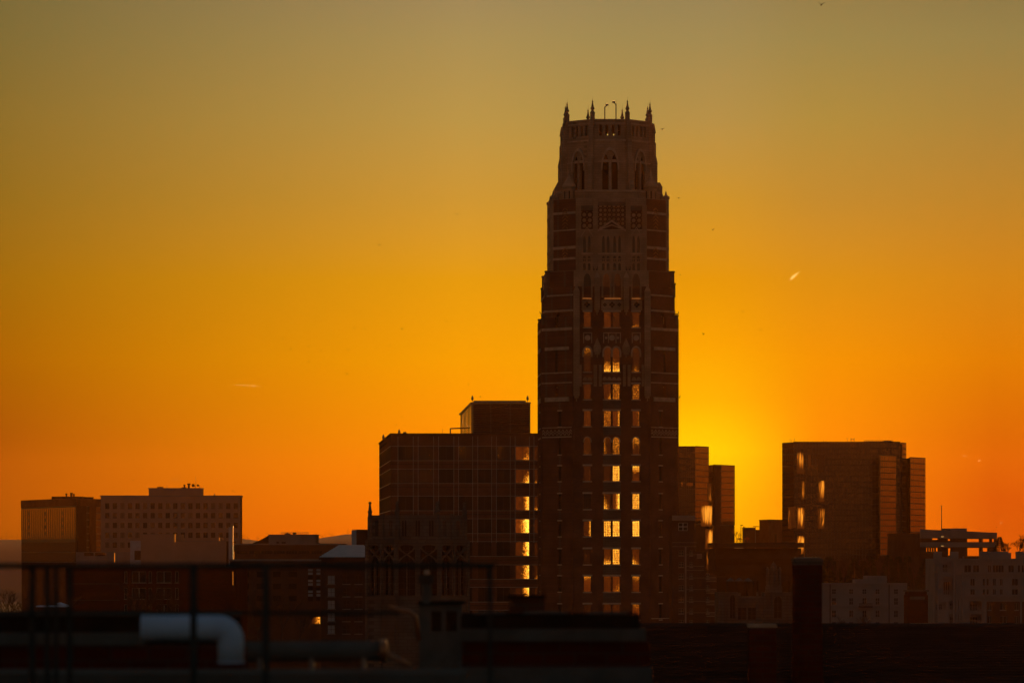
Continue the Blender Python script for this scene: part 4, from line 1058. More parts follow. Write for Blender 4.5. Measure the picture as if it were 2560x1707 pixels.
def brownblock():
    Y = 600; root = thing('brown_block', 'dim brown block with two columns of pale louvred windows behind the railing', 'building', (K(700, Y), Y, 0))
    f = Fr.px(575, Y, 806, Y); hs = []
    for px, w in ((776, 6), (796, 5)):
        for i in range(3):
            for q, (a, b_) in enumerate(((1421, 1427), (1430, 1436), (1438, 1448))): hs.append((f.U(px - w), f.U(px + w), f.Zp(b_ + 27 * i, 0), f.Zp(a + 27 * i, 0), q))
    for i in range(3):
        for px in (612, 652, 692, 732): hs.append((f.U(px - 10), f.U(px + 10), f.Zp(1442 + 30 * i, 0), f.Zp(1428 + 30 * i, 0), 2))
    q9 = (f.U(780), f.U(800.5), f.Zp(1559, 0), f.Zp(1541, 0))
    b = MB(); zt = f.Zp(1402, 0); b.facade(f, 0, f.len, 0, zt, [h[:4] for h in hs] + [q9], .3); b.box(f, .02, f.len - .02, 0, zt, -16, -1); b.build('wall', 'brick2', root)
    for h in hs: window(root, f, *h[:4], 0, 'greyroof' if h[4] < 2 else 'glass', .1 if h[4] < 2 else .25)
    window(root, f, *q9, 0, 'glow2', .15, (2, 1), glow=(.35, .75, .4, 0))
    c = MB(); c.box(f, -.1, f.len, zt, zt + .3, -.6, .15); c.build('coping', 'concrete', root)
brownblock()

# ---- gothic lantern (small openwork octagonal tower)
def lantern():
    Y = 404.5; s_ = F / Y; cx = K(1043, Y); al = R(2)
    root = thing('gothic_lantern', 'small dark octagonal gothic lantern tower with crossed tracery arches left of centre', 'tower', (cx, Y, 0))
    def wp(x, y): return (cx + x * math.cos(al) - y * math.sin(al), Y + x * math.sin(al) + y * math.cos(al))
    def octa(W_, h): return [wp(*p) for p in ((-h, -W_), (h, -W_), (W_, -h), (W_, h), (h, W_), (-h, W_), (-W_, h), (-W_, -h))]
    def face(k, W_, h):
        m = (h + W_) / 2; lx, ly, a = [(0, -W_, 0), (m, -m, 45), (W_, 0, 90), (m, m, 135), (0, W_, 180), (-m, m, 225), (-W_, 0, 270), (-m, -m, 315)][k]
        x, y = wp(lx, ly); f = Fr(x, y, R(a) + al); f.hw = h if k % 2 == 0 else (W_ - h) / math.sqrt(2); return f
    z = lambda p: Z(p, 400)
    W1, h1 = 118 / s_, 50 / s_; W2, h2 = 125 / s_, 54 / s_
    up = MB(); lo = MB(); tr = MB()
    for k in range(8):
        f = face(k, W1, h1); n = 3 if k % 2 == 0 else 2; hs = []
        for i in range(n):
            c = -f.hw + 2 * f.hw * (i + .5) / n; hs += [(c - .22, c - .04, z(1340), z(1300), .25), (c + .04, c + .22, z(1340), z(1300), .25)]
        up.facade(f, -f.hw, f.hw, z(1347), z(1287), hs, .3)
        for i in range(n + 1): c = -f.hw + 2 * f.hw * i / n; up.box(f, c - .09, c + .09, z(1347), z(1284), -.1, .14)
        f = face(k, W2, h2); w = f.hw; hs = []
        for q in (-1, 1): hs += [(q * w / 2 - w * .38, q * w / 2 + w * .38, z(1488), z(1362), .3)]
        lo.facade(f, -w, w, 0, z(1350), hs, .4)
        tr.box(f, -w, w, z(1352), z(1347.5), -.2, .16)
        for q in (-1, 1):
            c = q * w / 2; hw = w * .36; P = f.p
            for sx in (-1, 1):    # crossed curved ribs: an X above a pointed arch
                pts = []
                for t in range(11):
                    tt = t / 10; pts.append((c - sx * hw * math.cos(tt * math.pi) * (1 - .0 * tt), z(1405) + (z(1366) - z(1405)) * tt))
                for (a, b), (c2, d2) in zip(pts, pts[1:]):
                    th = .12; tr.quad(P(a - th, b, -.02 + .01 * sx), P(a + th, b, -.02 + .01 * sx), P(c2 + th, d2, -.02 + .01 * sx), P(c2 - th, d2, -.02 + .01 * sx))
                    tr.quad(P(a - th, b, -.02), P(c2 - th, d2, -.02), P(c2 - th, d2, -.3), P(a - th, b, -.3)); tr.quad(P(a + th, b, -.02), P(c2 + th, d2, -.02), P(c2 + th, d2, -.3), P(a + th, b, -.3))
            tr.box(f, c - .07, c + .07, z(1488), z(1405), -.3, -.03)
            tr.box(f, c - hw, c + hw, z(1362), z(1358), -.3, .05)
            window(root, f, c - w * .38, c + w * .38, z(1488), z(1362), .3, 'glass', .42, (3, 8), 'mullion', .04)
        for sx in (-1, 1): tr.box(f, sx * w - .13, sx * w + .13, 5, z(1350), -.1, .18)
        tr.box(f, -.11, .11, 5, z(1350), -.1, .15)
        tr.box(f, -w, w, z(1500), z(1490), -.1, .12)
    for m_, nm, mm in ((up, 'parapet_stage', 'darkstone'), (lo, 'wall', 'darkstone'), (tr, 'tracery', 'darkstone')): m_.build(nm, mm, root)
    MB().prism(octa(W1 - .3, h1), z(1347), z(1290)).build('inner_drum', 'dark', root)
    for vx, vy in ((-h1, -W1), (h1, -W1), (W1, -h1), (W1, h1), (h1, W1), (-h1, W1), (-W1, h1), (-W1, -h1)):
        x, y = wp(vx, vy); zb = z(1350); zt = z(1253) 
        p = MB(); p.lathe((x, y), [(.24, zb), (.24, z(1291)), (.19, z(1290)), (.19, z(1280)), (.23, z(1279)), (.23, z(1277)), (.17, z(1275)), (.085, z(1258)), (.15, z(1256.5)), (.15, z(1254.5)), (.05, zt)], 8); p.build('pinnacle', 'darkstone', root)
lantern()

# ---- mirror glass towers right of the gothic tower
def mirrortower():
    root = thing('stepped_glass_tower', 'stepped bronze glass tower just right of the gothic tower', 'building', (K(1760, 1000), 1000, 0))
    a = Fr.px(1650, 1000, 1738, 1000); b = Fr.px(1738, 1000, 1771.5, 1006); zt = Z(1115.5, 1000)
    slab([a.p(0, 0, -.3)[:2], a.p(a.len - .2, 0, -.3)[:2], (K(1771.5, 1006) - .3, 1006.6), (K(1771, 1060), 1060), (K(1650, 1060), 1060)], 0, zt - .2, 'core', 'dark', root)
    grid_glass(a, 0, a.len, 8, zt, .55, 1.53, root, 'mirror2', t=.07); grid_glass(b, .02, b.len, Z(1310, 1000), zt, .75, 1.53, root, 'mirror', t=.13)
    c = Fr.px(1772, 1020, 1785, 1012); d = Fr.px(1785, 1012, 1836.5, 1023); z2 = Z(1161.5, 1012)
    slab([c.p(0, 0, -.3)[:2], c.p(c.len, 0, -.3)[:2], (K(1836.5, 1023) - .3, 1023.5), (K(1836, 1070), 1070), (K(1772, 1070), 1070)], 0, z2 - .2, 'wing_core', 'dark', root)
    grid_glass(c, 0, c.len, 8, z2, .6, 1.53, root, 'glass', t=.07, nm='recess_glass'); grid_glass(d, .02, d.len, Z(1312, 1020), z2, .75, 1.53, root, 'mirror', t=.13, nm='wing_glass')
    e = MB(); e.box(d, 0, d.len, 0, Z(1312, 1020) - .3, -.3, 0); e.box(b, 0, b.len, 0, Z(1310, 1000) - .3, -.3, 0); e.build('podium', 'dark', root)
    w = Fr.px(1650, 999.8, 1772, 999.8)
    for xa, xb, pa, pb, g in ((1702.5, 1707.5, 1204, 1215, (.5, .5)), (1716.5, 1732, 1206, 1214, (.5, .3, .0, .0))): window(root, w, w.U(xa), w.U(xb), w.Zp(pb, 0), w.Zp(pa, 0), 0, 'glow2', -.05, (1, 1), gt=.05, glow=g)
    w = Fr.px(1740, 999.2, 1840, 999.2)
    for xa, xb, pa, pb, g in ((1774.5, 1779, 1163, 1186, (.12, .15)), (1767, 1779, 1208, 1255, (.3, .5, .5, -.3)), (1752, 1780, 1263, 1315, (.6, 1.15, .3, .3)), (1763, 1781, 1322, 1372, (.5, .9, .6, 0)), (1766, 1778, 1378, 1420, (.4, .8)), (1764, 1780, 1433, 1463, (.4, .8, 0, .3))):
        window(root, w, w.U(xa), w.U(xb), w.Zp(pb, 0), w.Zp(pa, 0), 0, 'streak', -.3, glow=(g[0], g[1] * 1.45) + tuple(g[2:]))  # reflection streaks added as emissive panes on the glass front
mirrortower()
def bigglass():
    root = thing('bronze_glass_block', 'broad bronze glass office block with stepped right corner', 'building', (K(2130, 858), 858, 0))
    zt = Z(1106, 858)
    A = Fr.px(1956, 863, 1985, 858); B = Fr.px(1985, 858, 2238, 858); C = Fr.px(2250, 859.5, 2265, 863.5); D = Fr.px(2201, 850, 2240, 856)
    E = Fr.px(2276, 861, 2313, 869); zg = Z(1139, 855.5); ze = Z(1143, 861)
    slab([A.p(0, 0, -.3)[:2], A.p(A.len, 0, -.3)[:2], (K(2250, 858.3), 858.3), (K(2265, 863.5) - .25, 864), (K(2264, 905), 905), (K(1957, 905), 905)], 0, zt - .2, 'core', 'dark', root)
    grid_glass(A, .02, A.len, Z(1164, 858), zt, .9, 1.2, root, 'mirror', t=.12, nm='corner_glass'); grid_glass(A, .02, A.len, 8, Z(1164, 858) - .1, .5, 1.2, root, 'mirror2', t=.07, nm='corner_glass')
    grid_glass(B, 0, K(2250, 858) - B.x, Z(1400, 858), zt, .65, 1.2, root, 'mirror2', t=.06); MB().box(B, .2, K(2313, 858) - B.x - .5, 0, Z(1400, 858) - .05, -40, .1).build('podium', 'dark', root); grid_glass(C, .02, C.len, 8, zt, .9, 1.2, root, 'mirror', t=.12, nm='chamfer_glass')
    slab([D.p(0, 0, -.3)[:2], D.p(D.len, 0, -.3)[:2], (K(2240, 860), 860), (K(2201, 860), 860)], 0, zg - .1, 'bay_core', 'dark', root)
    grid_glass(D, 0, D.len, Z(1387, 858), zg, .9, 1.2, root, 'mirror', t=.12, nm='bay_glass')
    slab([(K(2265, 867.5), 867.5), (K(2276, 861), 861.3), (K(2313, 869) - .25, 869.5), (K(2312, 905), 905), (K(2265, 905), 905)], 0, ze - .1, 'wing_core', 'dark', root)
    grid_glass(E, 0, E.len, Z(1387, 858), ze, .95, 1.2, root, 'mirror', t=.12, nm='wing_glass')
    cp = MB(); cp.box(B, -.1, K(2250, 858) - B.x, zt, zt + .2, -1, .12); cp.build('coping', 'dark', root)
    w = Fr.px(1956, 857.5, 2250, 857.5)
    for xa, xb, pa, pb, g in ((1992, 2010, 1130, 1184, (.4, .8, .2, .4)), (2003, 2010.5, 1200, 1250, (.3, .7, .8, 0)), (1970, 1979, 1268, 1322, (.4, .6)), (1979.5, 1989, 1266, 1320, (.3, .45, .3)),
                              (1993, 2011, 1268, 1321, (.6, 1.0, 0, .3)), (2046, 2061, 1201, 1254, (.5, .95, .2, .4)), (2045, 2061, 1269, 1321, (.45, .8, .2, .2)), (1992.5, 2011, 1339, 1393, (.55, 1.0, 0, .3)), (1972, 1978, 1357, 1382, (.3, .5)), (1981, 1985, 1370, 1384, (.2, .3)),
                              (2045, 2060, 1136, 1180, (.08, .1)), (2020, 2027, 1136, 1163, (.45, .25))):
        window(root, w, w.U(xa), w.U(xb), w.Zp(pb, 0), w.Zp(pa, 0), 0, 'streak', -.2, glow=(g[0], g[1] * 1.45) + tuple(g[2:]))  # emissive panes added here to paint orange streak reflections
bigglass()
for px, pt, l in ((1975, 1096, 'first whip antenna from the left on the bronze glass block'), (1978, 1098, 'second whip antenna from the left on the bronze glass block'), (1985.5, 1095, 'third whip antenna from the left on the bronze glass block'), (2059, 1100, 'short whip antenna midway along the bronze glass roof'), (2065, 1101, 'shorter whip antenna midway along the bronze glass roof'), (2118, 1094, 'lone tall whip antenna left of the roof frame')):
    rod(px, pt, 1106, 859.6, l, .035, None, 'whip_antenna', 'antenna', 'whip antennas on the bronze glass block')
b = MB(); y = 860; 
for px in (2127.5, 2135.5): b.tube((K(px, y), y, Z(1106, y)), (K(px, y), y, Z(1094.5, y)), .05)
b.tube((K(2127.5, y), y, Z(1098, y)), (K(2135.5, y), y, Z(1098, y)), .05); tag(b.build('rooftop_aerial', 'metal'), 'H shaped aerial frame on the bronze glass roof', 'aerial')
b = MB(); 
for k in range(15): px = 2161 + 5.1 * k; b.tube((K(px, y), y, Z(1107, y)), (K(px, y), y, Z(1100.8, y)), .05)
for py in (1101, 1103.5): b.tube((K(2161, y), y, Z(py, y)), (K(2232.5, y), y, Z(py, y)), .045)
for px in (2212, 2218, 2226): b.box(Fr(K(px, y), y), -.25, .25, Z(1107, y), Z(1101.5, y), -.2, .2)
tag(b.build('roof_railing', 'metal'), 'long roof railing at the right of the bronze glass roof', 'railing')

# ---- small blocks seen between the glass towers
def gapblocks():
    Y = 1000; root = thing('plain_block', 'plain brown block left of the bronze glass building', 'building', (K(1925, Y), Y, 0))
    a = Fr.px(1898.5, 1012, 1922, Y); b_ = Fr.px(1922, Y, 1975, 1010); zt = Z(1300, Y)
    slab([a.p(0, 0)[:2], b_.p(0, 0)[:2], b_.p(b_.len, 0)[:2], (K(1975, 1040), 1040), (K(1899, 1040), 1040)], 0, zt, 'wall', 'brick2', root)
    c = MB(); c.box(a, -.1, a.len, zt, zt + .2, -.5, .1); c.box(b_, 0, b_.len, zt, zt + .2, -.5, .1); c.build('coping', 'dark', root)
    d = MB(); d.box(b_, 3.0, 4.2, 20, 22.5, 0, .05); d.build('vent', 'dark', root)
    Y = 1080; root = thing('small_block', 'small stepped block in the gap between the glass buildings', 'building', (K(1880, Y), Y, 0))
    f = Fr.px(1864, Y, 1899, Y); b = MB(); b.box(f, 0, f.U(1888), 0, Z(1320, Y), -15, 0); b.box(f, f.U(1888) + .01, f.len, 0, Z(1323.5, Y), -14, -.2); b.build('wall', 'brick2', root)
    c = MB(); c.box(f, -.1, f.U(1888) + .1, Z(1320, Y), Z(1320, Y) + .2, -15, .1); c.build('coping', 'dark', root)
gapblocks()
def lamppost(px, pt, pb, Y, label, arm=1):
    t = thing('street_lamp', label, 'street lamp', (K(px, Y), Y, 0), 'slim lamp posts against the sunset')
    x = K(px, Y); MB().tube((x, Y, Z(pb, Y) - 4), (x, Y, Z(pt, Y)), .12, .07).build('pole', 'metal', t)
    b = MB(); b.box(Fr(x, Y), -.1, .5 * arm if arm > 0 else .1, Z(pt, Y) - .05, Z(pt, Y) + .12, -.15, .15)
    if arm == 2: b.box(Fr(x, Y), -.6, -.1, Z(pt, Y) - .05, Z(pt, Y) + .12, -.15, .15)
    b.build('lamp_head', 'dark', t)
lamppost(1852.5, 1312.5, 1336, 1050, 'taller thin lamp post in the gap right of the stepped glass tower')
lamppost(1858, 1317, 1336, 1055, 'shorter thin lamp post in the gap right of the stepped glass tower')
lamppost(1888.5, 1316, 1345, 1040, 'double armed lamp post in front of the small stepped block', 2)

def darkdeck():
    Y = 800; root = thing('parking_deck', 'dark layered parking deck below the gap between glass buildings', 'parking deck', (K(1900, Y), Y, 0))
    f = Fr.px(1790, Y, 2010, Y); b = MB()
    for i, (a, c) in enumerate(((1356, 1368), (1384, 1396), (1412, 1424), (1440, 1452))): b.box(f, 0, f.len, f.Zp(c, 0), f.Zp(a, 0), -35, 0)
    b.build('deck_slab', 'dark', root); c = MB()
    for i in range(9): c.box(f, i * 2.1 + .02, i * 2.1 + .5, 0, f.Zp(1440, 0), -34, -.4)
    c.box(f, .1, f.len - .1, 0, f.Zp(1370, 0), -34, -6); c.build('column', 'dark', root)
darkdeck()
def tents():
    Y = 520; root = thing('canopy', 'row of peaked pale canopies above the chapel roof', 'canopy', (K(1840, Y), Y, 0))
    b = MB()
    for px in (1826, 1848, 1870):
        x = K(px, Y); w = K(px + 11, Y) - x; z0, z1 = Z(1452, Y), Z(1443, Y)
        pts = [(x - w, Y - 2), (x + w, Y - 2), (x + w, Y + 2), (x - w, Y + 2)]
        for k in range(4): b.poly([(*pts[k], z0), (*pts[(k + 1) % 4], z0), (x, Y, z1)])
    b.build('fabric', 'duct', root); p = MB()
    for px in (1816, 1837, 1859, 1881): p.tube((K(px, Y), Y - 2, 0), (K(px, Y), Y - 2, Z(1452, Y)), .06)
    p.build('post', 'dark', root)
tents()

# ---- brick apartments with white trim
def flats():
    Y = 640; root = thing('brick_apartments', 'dim brick apartment block with white balconies beside the gothic tower', 'building', (K(1740, Y), Y, 0))
    f = Fr.px(1680, Y, 1792, Y); hs = []
    for i in range(9):
        py = 1375 + 29 * i
        for a, b_ in ((1697, 1709), (1724, 1732), (1765, 1773)):
            if a == 1765 and i < 2: continue
            hs.append((f.U(a), f.U(b_), f.Zp(py + 13, 0), f.Zp(py, 0)))
    hs2 = [(f.U(1696), f.U(1719), f.Zp(1326, 0), f.Zp(1306, 0))]
    b = MB(); b.facade(f, 0, f.U(1736), 0, f.Zp(1290, 0), hs2 + hs, .25); b.facade(f, f.U(1736), f.U(1764), 0, f.Zp(1378, 0), hs, .25); b.facade(f, f.U(1764), f.len, 0, f.Zp(1436, 0), hs, .25)
    b.box(f, .02, f.U(1736), 0, f.Zp(1290, 0), -12, -1); b.box(f, f.U(1736) + .01, f.U(1764), 0, f.Zp(1378, 0), -12, -1); b.box(f, f.U(1764) + .01, f.len - .02, 0, f.Zp(1436, 0), -12, -1)
    b.build('wall', 'brick2', root)
    for h in hs2: window(root, f, *h, 0, 'glass', .15, (2, 2), 'lightmull', .12)
    for k, h in enumerate(hs): window(root, f, *h, 0, 'glow2' if k in (10,) else 'glass', .15, (2, 2), 'white', .09, ('white', .12, .08), glow=(.15, .3) if k in (10,) else None)
    t = MB(); t.box(f, 0, f.U(1738), f.Zp(1301, 0), f.Zp(1288, 0), .0, .5)
    t.box(f, f.U(1712), f.U(1716), 0, f.Zp(1365, 0), 0, .2)
    for py, a, c in ((1355, 1680, 1741), (1365, 1680, 1741), (1385, 1716, 1754), (1414, 1716, 1760), (1424, 1716, 1760), (1443, 1716, 1790), (1472, 1716, 1790), (1501, 1716, 1790), (1530, 1716, 1790)): t.box(f, f.U(a), f.U(c), f.Zp(py + 1.2, 0), f.Zp(py, 0), .21, .28)
    t.build('trim', 'white', root)
    for i, (a, c, p) in enumerate(((1742, 1754, 1385), (1766, 1790, 1443), (1766, 1790, 1472), (1766, 1790, 1501), (1766, 1790, 1530))):
        g = MB(); u0, u1 = f.U(a), f.U(c); z1, z0 = f.Zp(p, 0), f.Zp(p + 9, 0); n = 10
        for k in range(n + 1): u = u0 + (u1 - u0) * k / n; g.box(f, u - .02, u + .02, z0, z1, .9, .94)
        g.box(f, u0, u1, z1, z1 + .06, .88, .96); g.box(f, u0, u1, z0 - .1, z0, 0, .96); g.build('balcony', 'white', root)
flats()

# ---- chapel with a spired lantern
def chapel():
    Y = 470; root = thing('stone_chapel', 'dim carved stone chapel topped by a small spired lantern', 'chapel', (K(1880, Y), Y, 0))
    f = Fr.px(1797, Y, 1992, Y); zt = f.Zp(1500, 0); hs = [(f.U(1844), f.U(1866), f.Zp(1548, 0), f.Zp(1518, 0)), (f.U(1870), f.U(1890), f.Zp(1548, 0), f.Zp(1518, 0)), (f.U(1825), f.U(1838), f.Zp(1545, 0), f.Zp(1486, 0), .6), (f.U(1935), f.U(1955), f.Zp(1545, 0), f.Zp(1490, 0), .6)]
    b = MB(); b.facade(f, 0, f.U(1852), 0, f.Zp(1481, 0), hs, .3); b.facade(f, f.U(1852), f.U(1915), 0, f.Zp(1492, 0), hs, .3); b.facade(f, f.U(1915), f.len, 0, f.Zp(1481, 0), hs, .3)
    b.box(f, .02, f.U(1852), 0, f.Zp(1481, 0), -10, -1); b.box(f, f.U(1852), f.U(1915), 0, f.Zp(1492, 0), -10, -1.02); b.box(f, f.U(1915), f.len - .02, 0, f.Zp(1481, 0), -10, -1); b.build('wall', 'darkstone', root)
    for h in hs: window(root, f, *h[:4], h[4] if len(h) > 4 else 0, 'glass', .25, (2, 3))
    t = MB(); t.box(f, -.1, f.U(1853), f.Zp(1482, 0), f.Zp(1480, 0), 0, .2); t.box(f, f.U(1846), f.U(1892), f.Zp(1504, 0), f.Zp(1502, 0), 0, .25); t.box(f, f.U(1846), f.U(1892), f.Zp(1515, 0), f.Zp(1511, 0), 0, .2); t.box(f, f.U(1918), f.U(1972), f.Zp(1482, 0), f.Zp(1480, 0), 0, .2)
    for px in (1806, 1822, 1842, 1893, 1912, 1930, 1958, 1974): t.box(f, f.U(px) - .12, f.U(px) + .12, 2, f.Zp(1479, 0), -.1, .35)
    t.build('buttress', 'darkstone', root)
    cx = K(1934, Y + 4); y = Y + 4; z = lambda p: Z(p, y); l = MB()
    l.prism([(cx - .95, y - .95), (cx + .95, y - .95), (cx + .95, y + .95), (cx - .95, y + .95)], z(1481), z(1464)); 
    for sx in (-1, 0, 1):
        for sy in (-1, 1): l.lathe((cx + sx * .72, y + sy * .72), [(.13, z(1464)), (.13, z(1424)), (.16, z(1423)), (.03, z(1416))], 6)
    l.box(Fr(cx, y), -.8, .8, z(1425), z(1422), -.8, .8); l.box(Fr(cx, y), -.5, .5, z(1464), z(1426), -.5, .5)
    l.lathe((cx, y), [(.42, z(1422)), (.36, z(1412)), (.12, z(1406)), (.03, z(1402))], 8); l.build('spired_lantern', 'darkstone', root)
chapel()

# ---- parking garage far right with open decks
def garage():
    Y = 780; root = thing('open_parking_garage', 'open sided parking garage with sunset glowing through its decks at right', 'parking garage', (K(2400, Y), Y, 0))
    f = Fr.px(2300, Y, 2492, 783); Zf = lambda p, px=2400: f.Zp(p, px=px)
    u = f.U; P = f.p
    def hol(): 
        return [(u(2331), u(2346), Zf(1348.5), Zf(1345)), (u(2370), u(2377), Zf(1351), Zf(1347)), (u(2418), u(2449), Zf(1354), Zf(1346.5)), (u(2457), u(2475), Zf(1354), Zf(1346.5)), (u(2480.5), u(2486.5), Zf(1354), Zf(1346.5)),
                (u(2316), u(2346), Zf(1378), Zf(1369)), (u(2370.5), u(2377.5), Zf(1388), Zf(1370)), (u(2418.5), u(2449.5), Zf(1389), Zf(1369)), (u(2457), u(2470), Zf(1385), Zf(1369))]
    b = MB(); top = lambda px: f.Zp(1323 + (px - 2315) * .045, px=px)
    b.facade(f, 0, f.len, 0, Zf(1332), hol(), .6)
    for k in (0, 1, 3, 4): b.box(f, .5 + k * 3.4, .9 + k * 3.4, 0, Zf(1340), -22, -21.5)
    b.box(f, 0, .4, 0, Zf(1332), -22, -.02)
    b.build('wall', 'brick2', root)
    p = MB(); P0, P1 = f.p(0, 0)[:2], f.p(f.len, 0)[:2]
    p.v += [P(0, Zf(1345), .2), P(f.len, Zf(1345.5), .2), P(f.len, top(2492), .2), P(0, top(2300), .2), P(0, Zf(1345), -.2), P(f.len, Zf(1345.5), -.2), P(f.len, top(2492), -.2), P(0, top(2300), -.2)]
    for q in ((0, 1, 2, 3), (5, 4, 7, 6), (4, 0, 3, 7), (1, 5, 6, 2), (3, 2, 6, 7), (4, 5, 1, 0)): p.f.append(q)
    p.box(f, u(2300), f.len, Zf(1367), Zf(1354.5), .01, .25); p.build('parapet', 'concrete', root)
    s = MB(); s.box(f, u(2376), u(2416), Zf(1345), Zf(1320), -6, .3); s.build('stair_core', 'concrete', root)
    d = MB(); d.box(f, .4, f.len - .4, Zf(1343), Zf(1340), -21.6, -.7); d.box(f, .4, f.len - .4, Zf(1364), Zf(1361), -21.6, -.7); d.build('deck_slab', 'dark', root)
    c = MB()
    for px in (2323, 2329, 2335, 2341): c.box(f, u(px) - .15, u(px) + .15, Zf(1378), Zf(1369), -1, -.7)
    c.build('railing_post', 'dark', root)
    for px in (2355, ): 
        for py in (1341.5, 1364.5): b2 = MB(); b2.box(f, u(px) - .25, u(px) + .25, Zf(py), Zf(py - 1), .21, .3); b2.build('wall_lamp', 'lamp', root)
garage()
t = thing('flagpole', 'tall thin bare mast above the parking garage', 'mast', (K(2354, 786), 786, 18))
MB().tube((K(2354, 786), 786, 18), (K(2354, 786), 786, Z(1264, 786)), .1, .07).build('pole', 'metal', t)
b = MB(); b.box(Fr(K(2354, 786), 786), -.35, .35, Z(1264, 786), Z(1263.3, 786), -.1, .1); b.build('crossbar', 'metal', t)

# ---- pale apartments at the right edge
def paleflats():
    Y = 520; root = thing('cream_apartments', 'large cream apartment block with stepped parapets at the right edge', 'building', (K(2450, Y), Y, 0))
    f = Fr.px(2341, Y, 2640, Y); u = f.U; z = lambda p: f.Zp(p, 0)
    rows = [(1412, 1430, ((2411, 2428), (2433, 2448), (2470, 2478), (2482, 2510), (2521, 2535), (2545, 2560), (2575, 2590))), (1446, 1463, ((2426, 2437), (2457, 2472), (2482, 2490), (2500, 2507), (2530, 2545), (2560, 2572))), (1472, 1486, ((2426, 2437), (2457, 2472), (2482, 2490), (2500, 2507), (2530, 2545), (2560, 2572))),
            (1506, 1524, ((2470, 2478), (2500, 2515), (2536, 2546))), (1539, 1557, ((2470, 2478), (2536, 2546), (2500, 2516)))]
    hs = [(u(a), u(b_), z(p1), z(p0)) for p0, p1, cs in rows for a, b_ in cs]
    bal = [(u(2354), u(2380), z(1430), z(1402)), (u(2356), u(2385), z(1486), z(1440)), (u(2423), u(2455), z(1526), z(1502)), (u(2423), u(2455), z(1560), z(1534)), (u(2372), u(2397), z(1524), z(1500)), (u(2372), u(2397), z(1560), z(1534)), (u(2338), u(2366), z(1524), z(1504))]
    b = MB(); b.facade(f, 0, u(2383), 0, z(1392), hs + bal, .3); b.facade(f, u(2383), u(2430), 0, z(1396), hs + bal, .3); b.facade(f, u(2430), f.len, 0, z(1396), hs + bal, .3)
    b.box(f, .02, f.len, 0, z(1396), -14, -2.2); b.build('wall', 'stucco', root)
    for h in hs: window(root, f, *h, 0, 'glass', .2, (2, 1) if h[1] - h[0] < 1 else (4, 1), 'stucco', .06, ('stucco', .1, .06))
    for h in bal:
        window(root, f, h[0] + .35, h[1] - .35, h[2], h[2] + (h[3] - h[2]) * .7, 0, 'glass', 2.15, (3, 1), 'stucco', .08, name='balcony_door')
        r = MB(); n = 12
        for k in range(n + 1): q = h[0] + (h[1] - h[0]) * k / n; r.box(f, q - .02, q + .02, h[2], h[2] + .5, -.05, -.01)
        r.box(f, h[0], h[1], h[2] + .5, h[2] + .56, -.07, .01); r.build('balcony_railing', 'stucco', root)
    t = MB()
    for py in (1397, 1432, 1489): t.box(f, u(2385), f.len, z(py + 3), z(py), .02, .25)
    for px in (2345, 2385, 2392, 2408, 2464, 2552): t.box(f, u(px) - .12, u(px) + .12, z(1560), z(1390), .01, .18)
    for px in (2345, 2386, 2460, 2551): t.box(f, u(px) - .5, u(px) + .5, z(1396), z(1378), -1, .2)
    for px in (2421, 2440, 2479, 2504, 2530): 
        for py in (1403, 1440): t.lathe(f.p(u(px), 0, .05)[:2], [(.12, z(py + 2)), (.12, z(py))], 8)
    t.build('cornice', 'stucco', root)
    bb = MB(); bb.facade(f, u(2462), f.len, 0, z(1503), hs + bal, .05, d=.05); bb.build('brick_base', 'brick2', root)
    pb = MB(); pb.box(f, u(2480), u(2535), z(1396), z(1381), -10, -3); pb.box(f, u(2490), u(2528), z(1381), z(1378), -10, -3); pb.build('penthouse', 'stucco', root)
paleflats()
def smallflats():
    Y = 430; root = thing('small_cream_apartments', 'small cream apartment block with paired windows below the bronze glass block', 'building', (K(2160, Y), Y, 0))
    f = Fr.px(2050, Y, 2268, Y); u = f.U; z = lambda p: f.Zp(p, 0); hs = []
    for px in (2038 + 47, 2128, 2161, 2194, 2240):
        for a, b_ in ((1472, 1484), (1494, 1511), (1525, 1542), (1554, 1570)):
            if px == 2161 and a == 1494: b_ = 1508
            hs.append((u(px - 5), u(px + 5), z(b_), z(a)))
    b = MB(); zt = z(1460); b.facade(f, 0, f.len, 0, zt, hs, .2); b.box(f, .02, f.len - .02, 0, zt, -10, -.8); b.build('wall', 'stucco', root)
    for h in hs: window(root, f, *h, 0, 'glass', .12, (2, 2), 'stucco', .05, ('stucco', .07, .05))
    c = MB(); c.box(f, 0, f.len, zt, zt + .15, -.5, .2); c.box(f, .1, f.len - .1, z(1517), z(1515.5), 0, .08); c.build('cornice', 'stucco', root)
    for a, b_ , t in ((2168, 2219, 1439), (2140, 2168, 1448)): s = MB(); s.box(f, u(a), u(b_), zt + .15, z(t), -5, -.8); s.build('stair_block', 'stucco', root)
    for px in (2075, 2222.5): s = MB(); s.box(f, u(px) - .04, u(px) + .04, 2, zt, 0.09, .18); s.build('downpipe', 'dark', root)
    s = MB(); u0, u1 = u(2146), u(2180); s.box(f, u0, u1, z(1517), z(1514.5), .09, .8)
    for k in range(12): q = u0 + (u1 - u0) * (k + .5) / 12; s.box(f, q - .02, q + .02, z(1514.5), z(1508), .7, .75)
    s.box(f, u0, u1, z(1508), z(1507), .68, .78); s.build('balcony', 'dark', root)
smallflats()
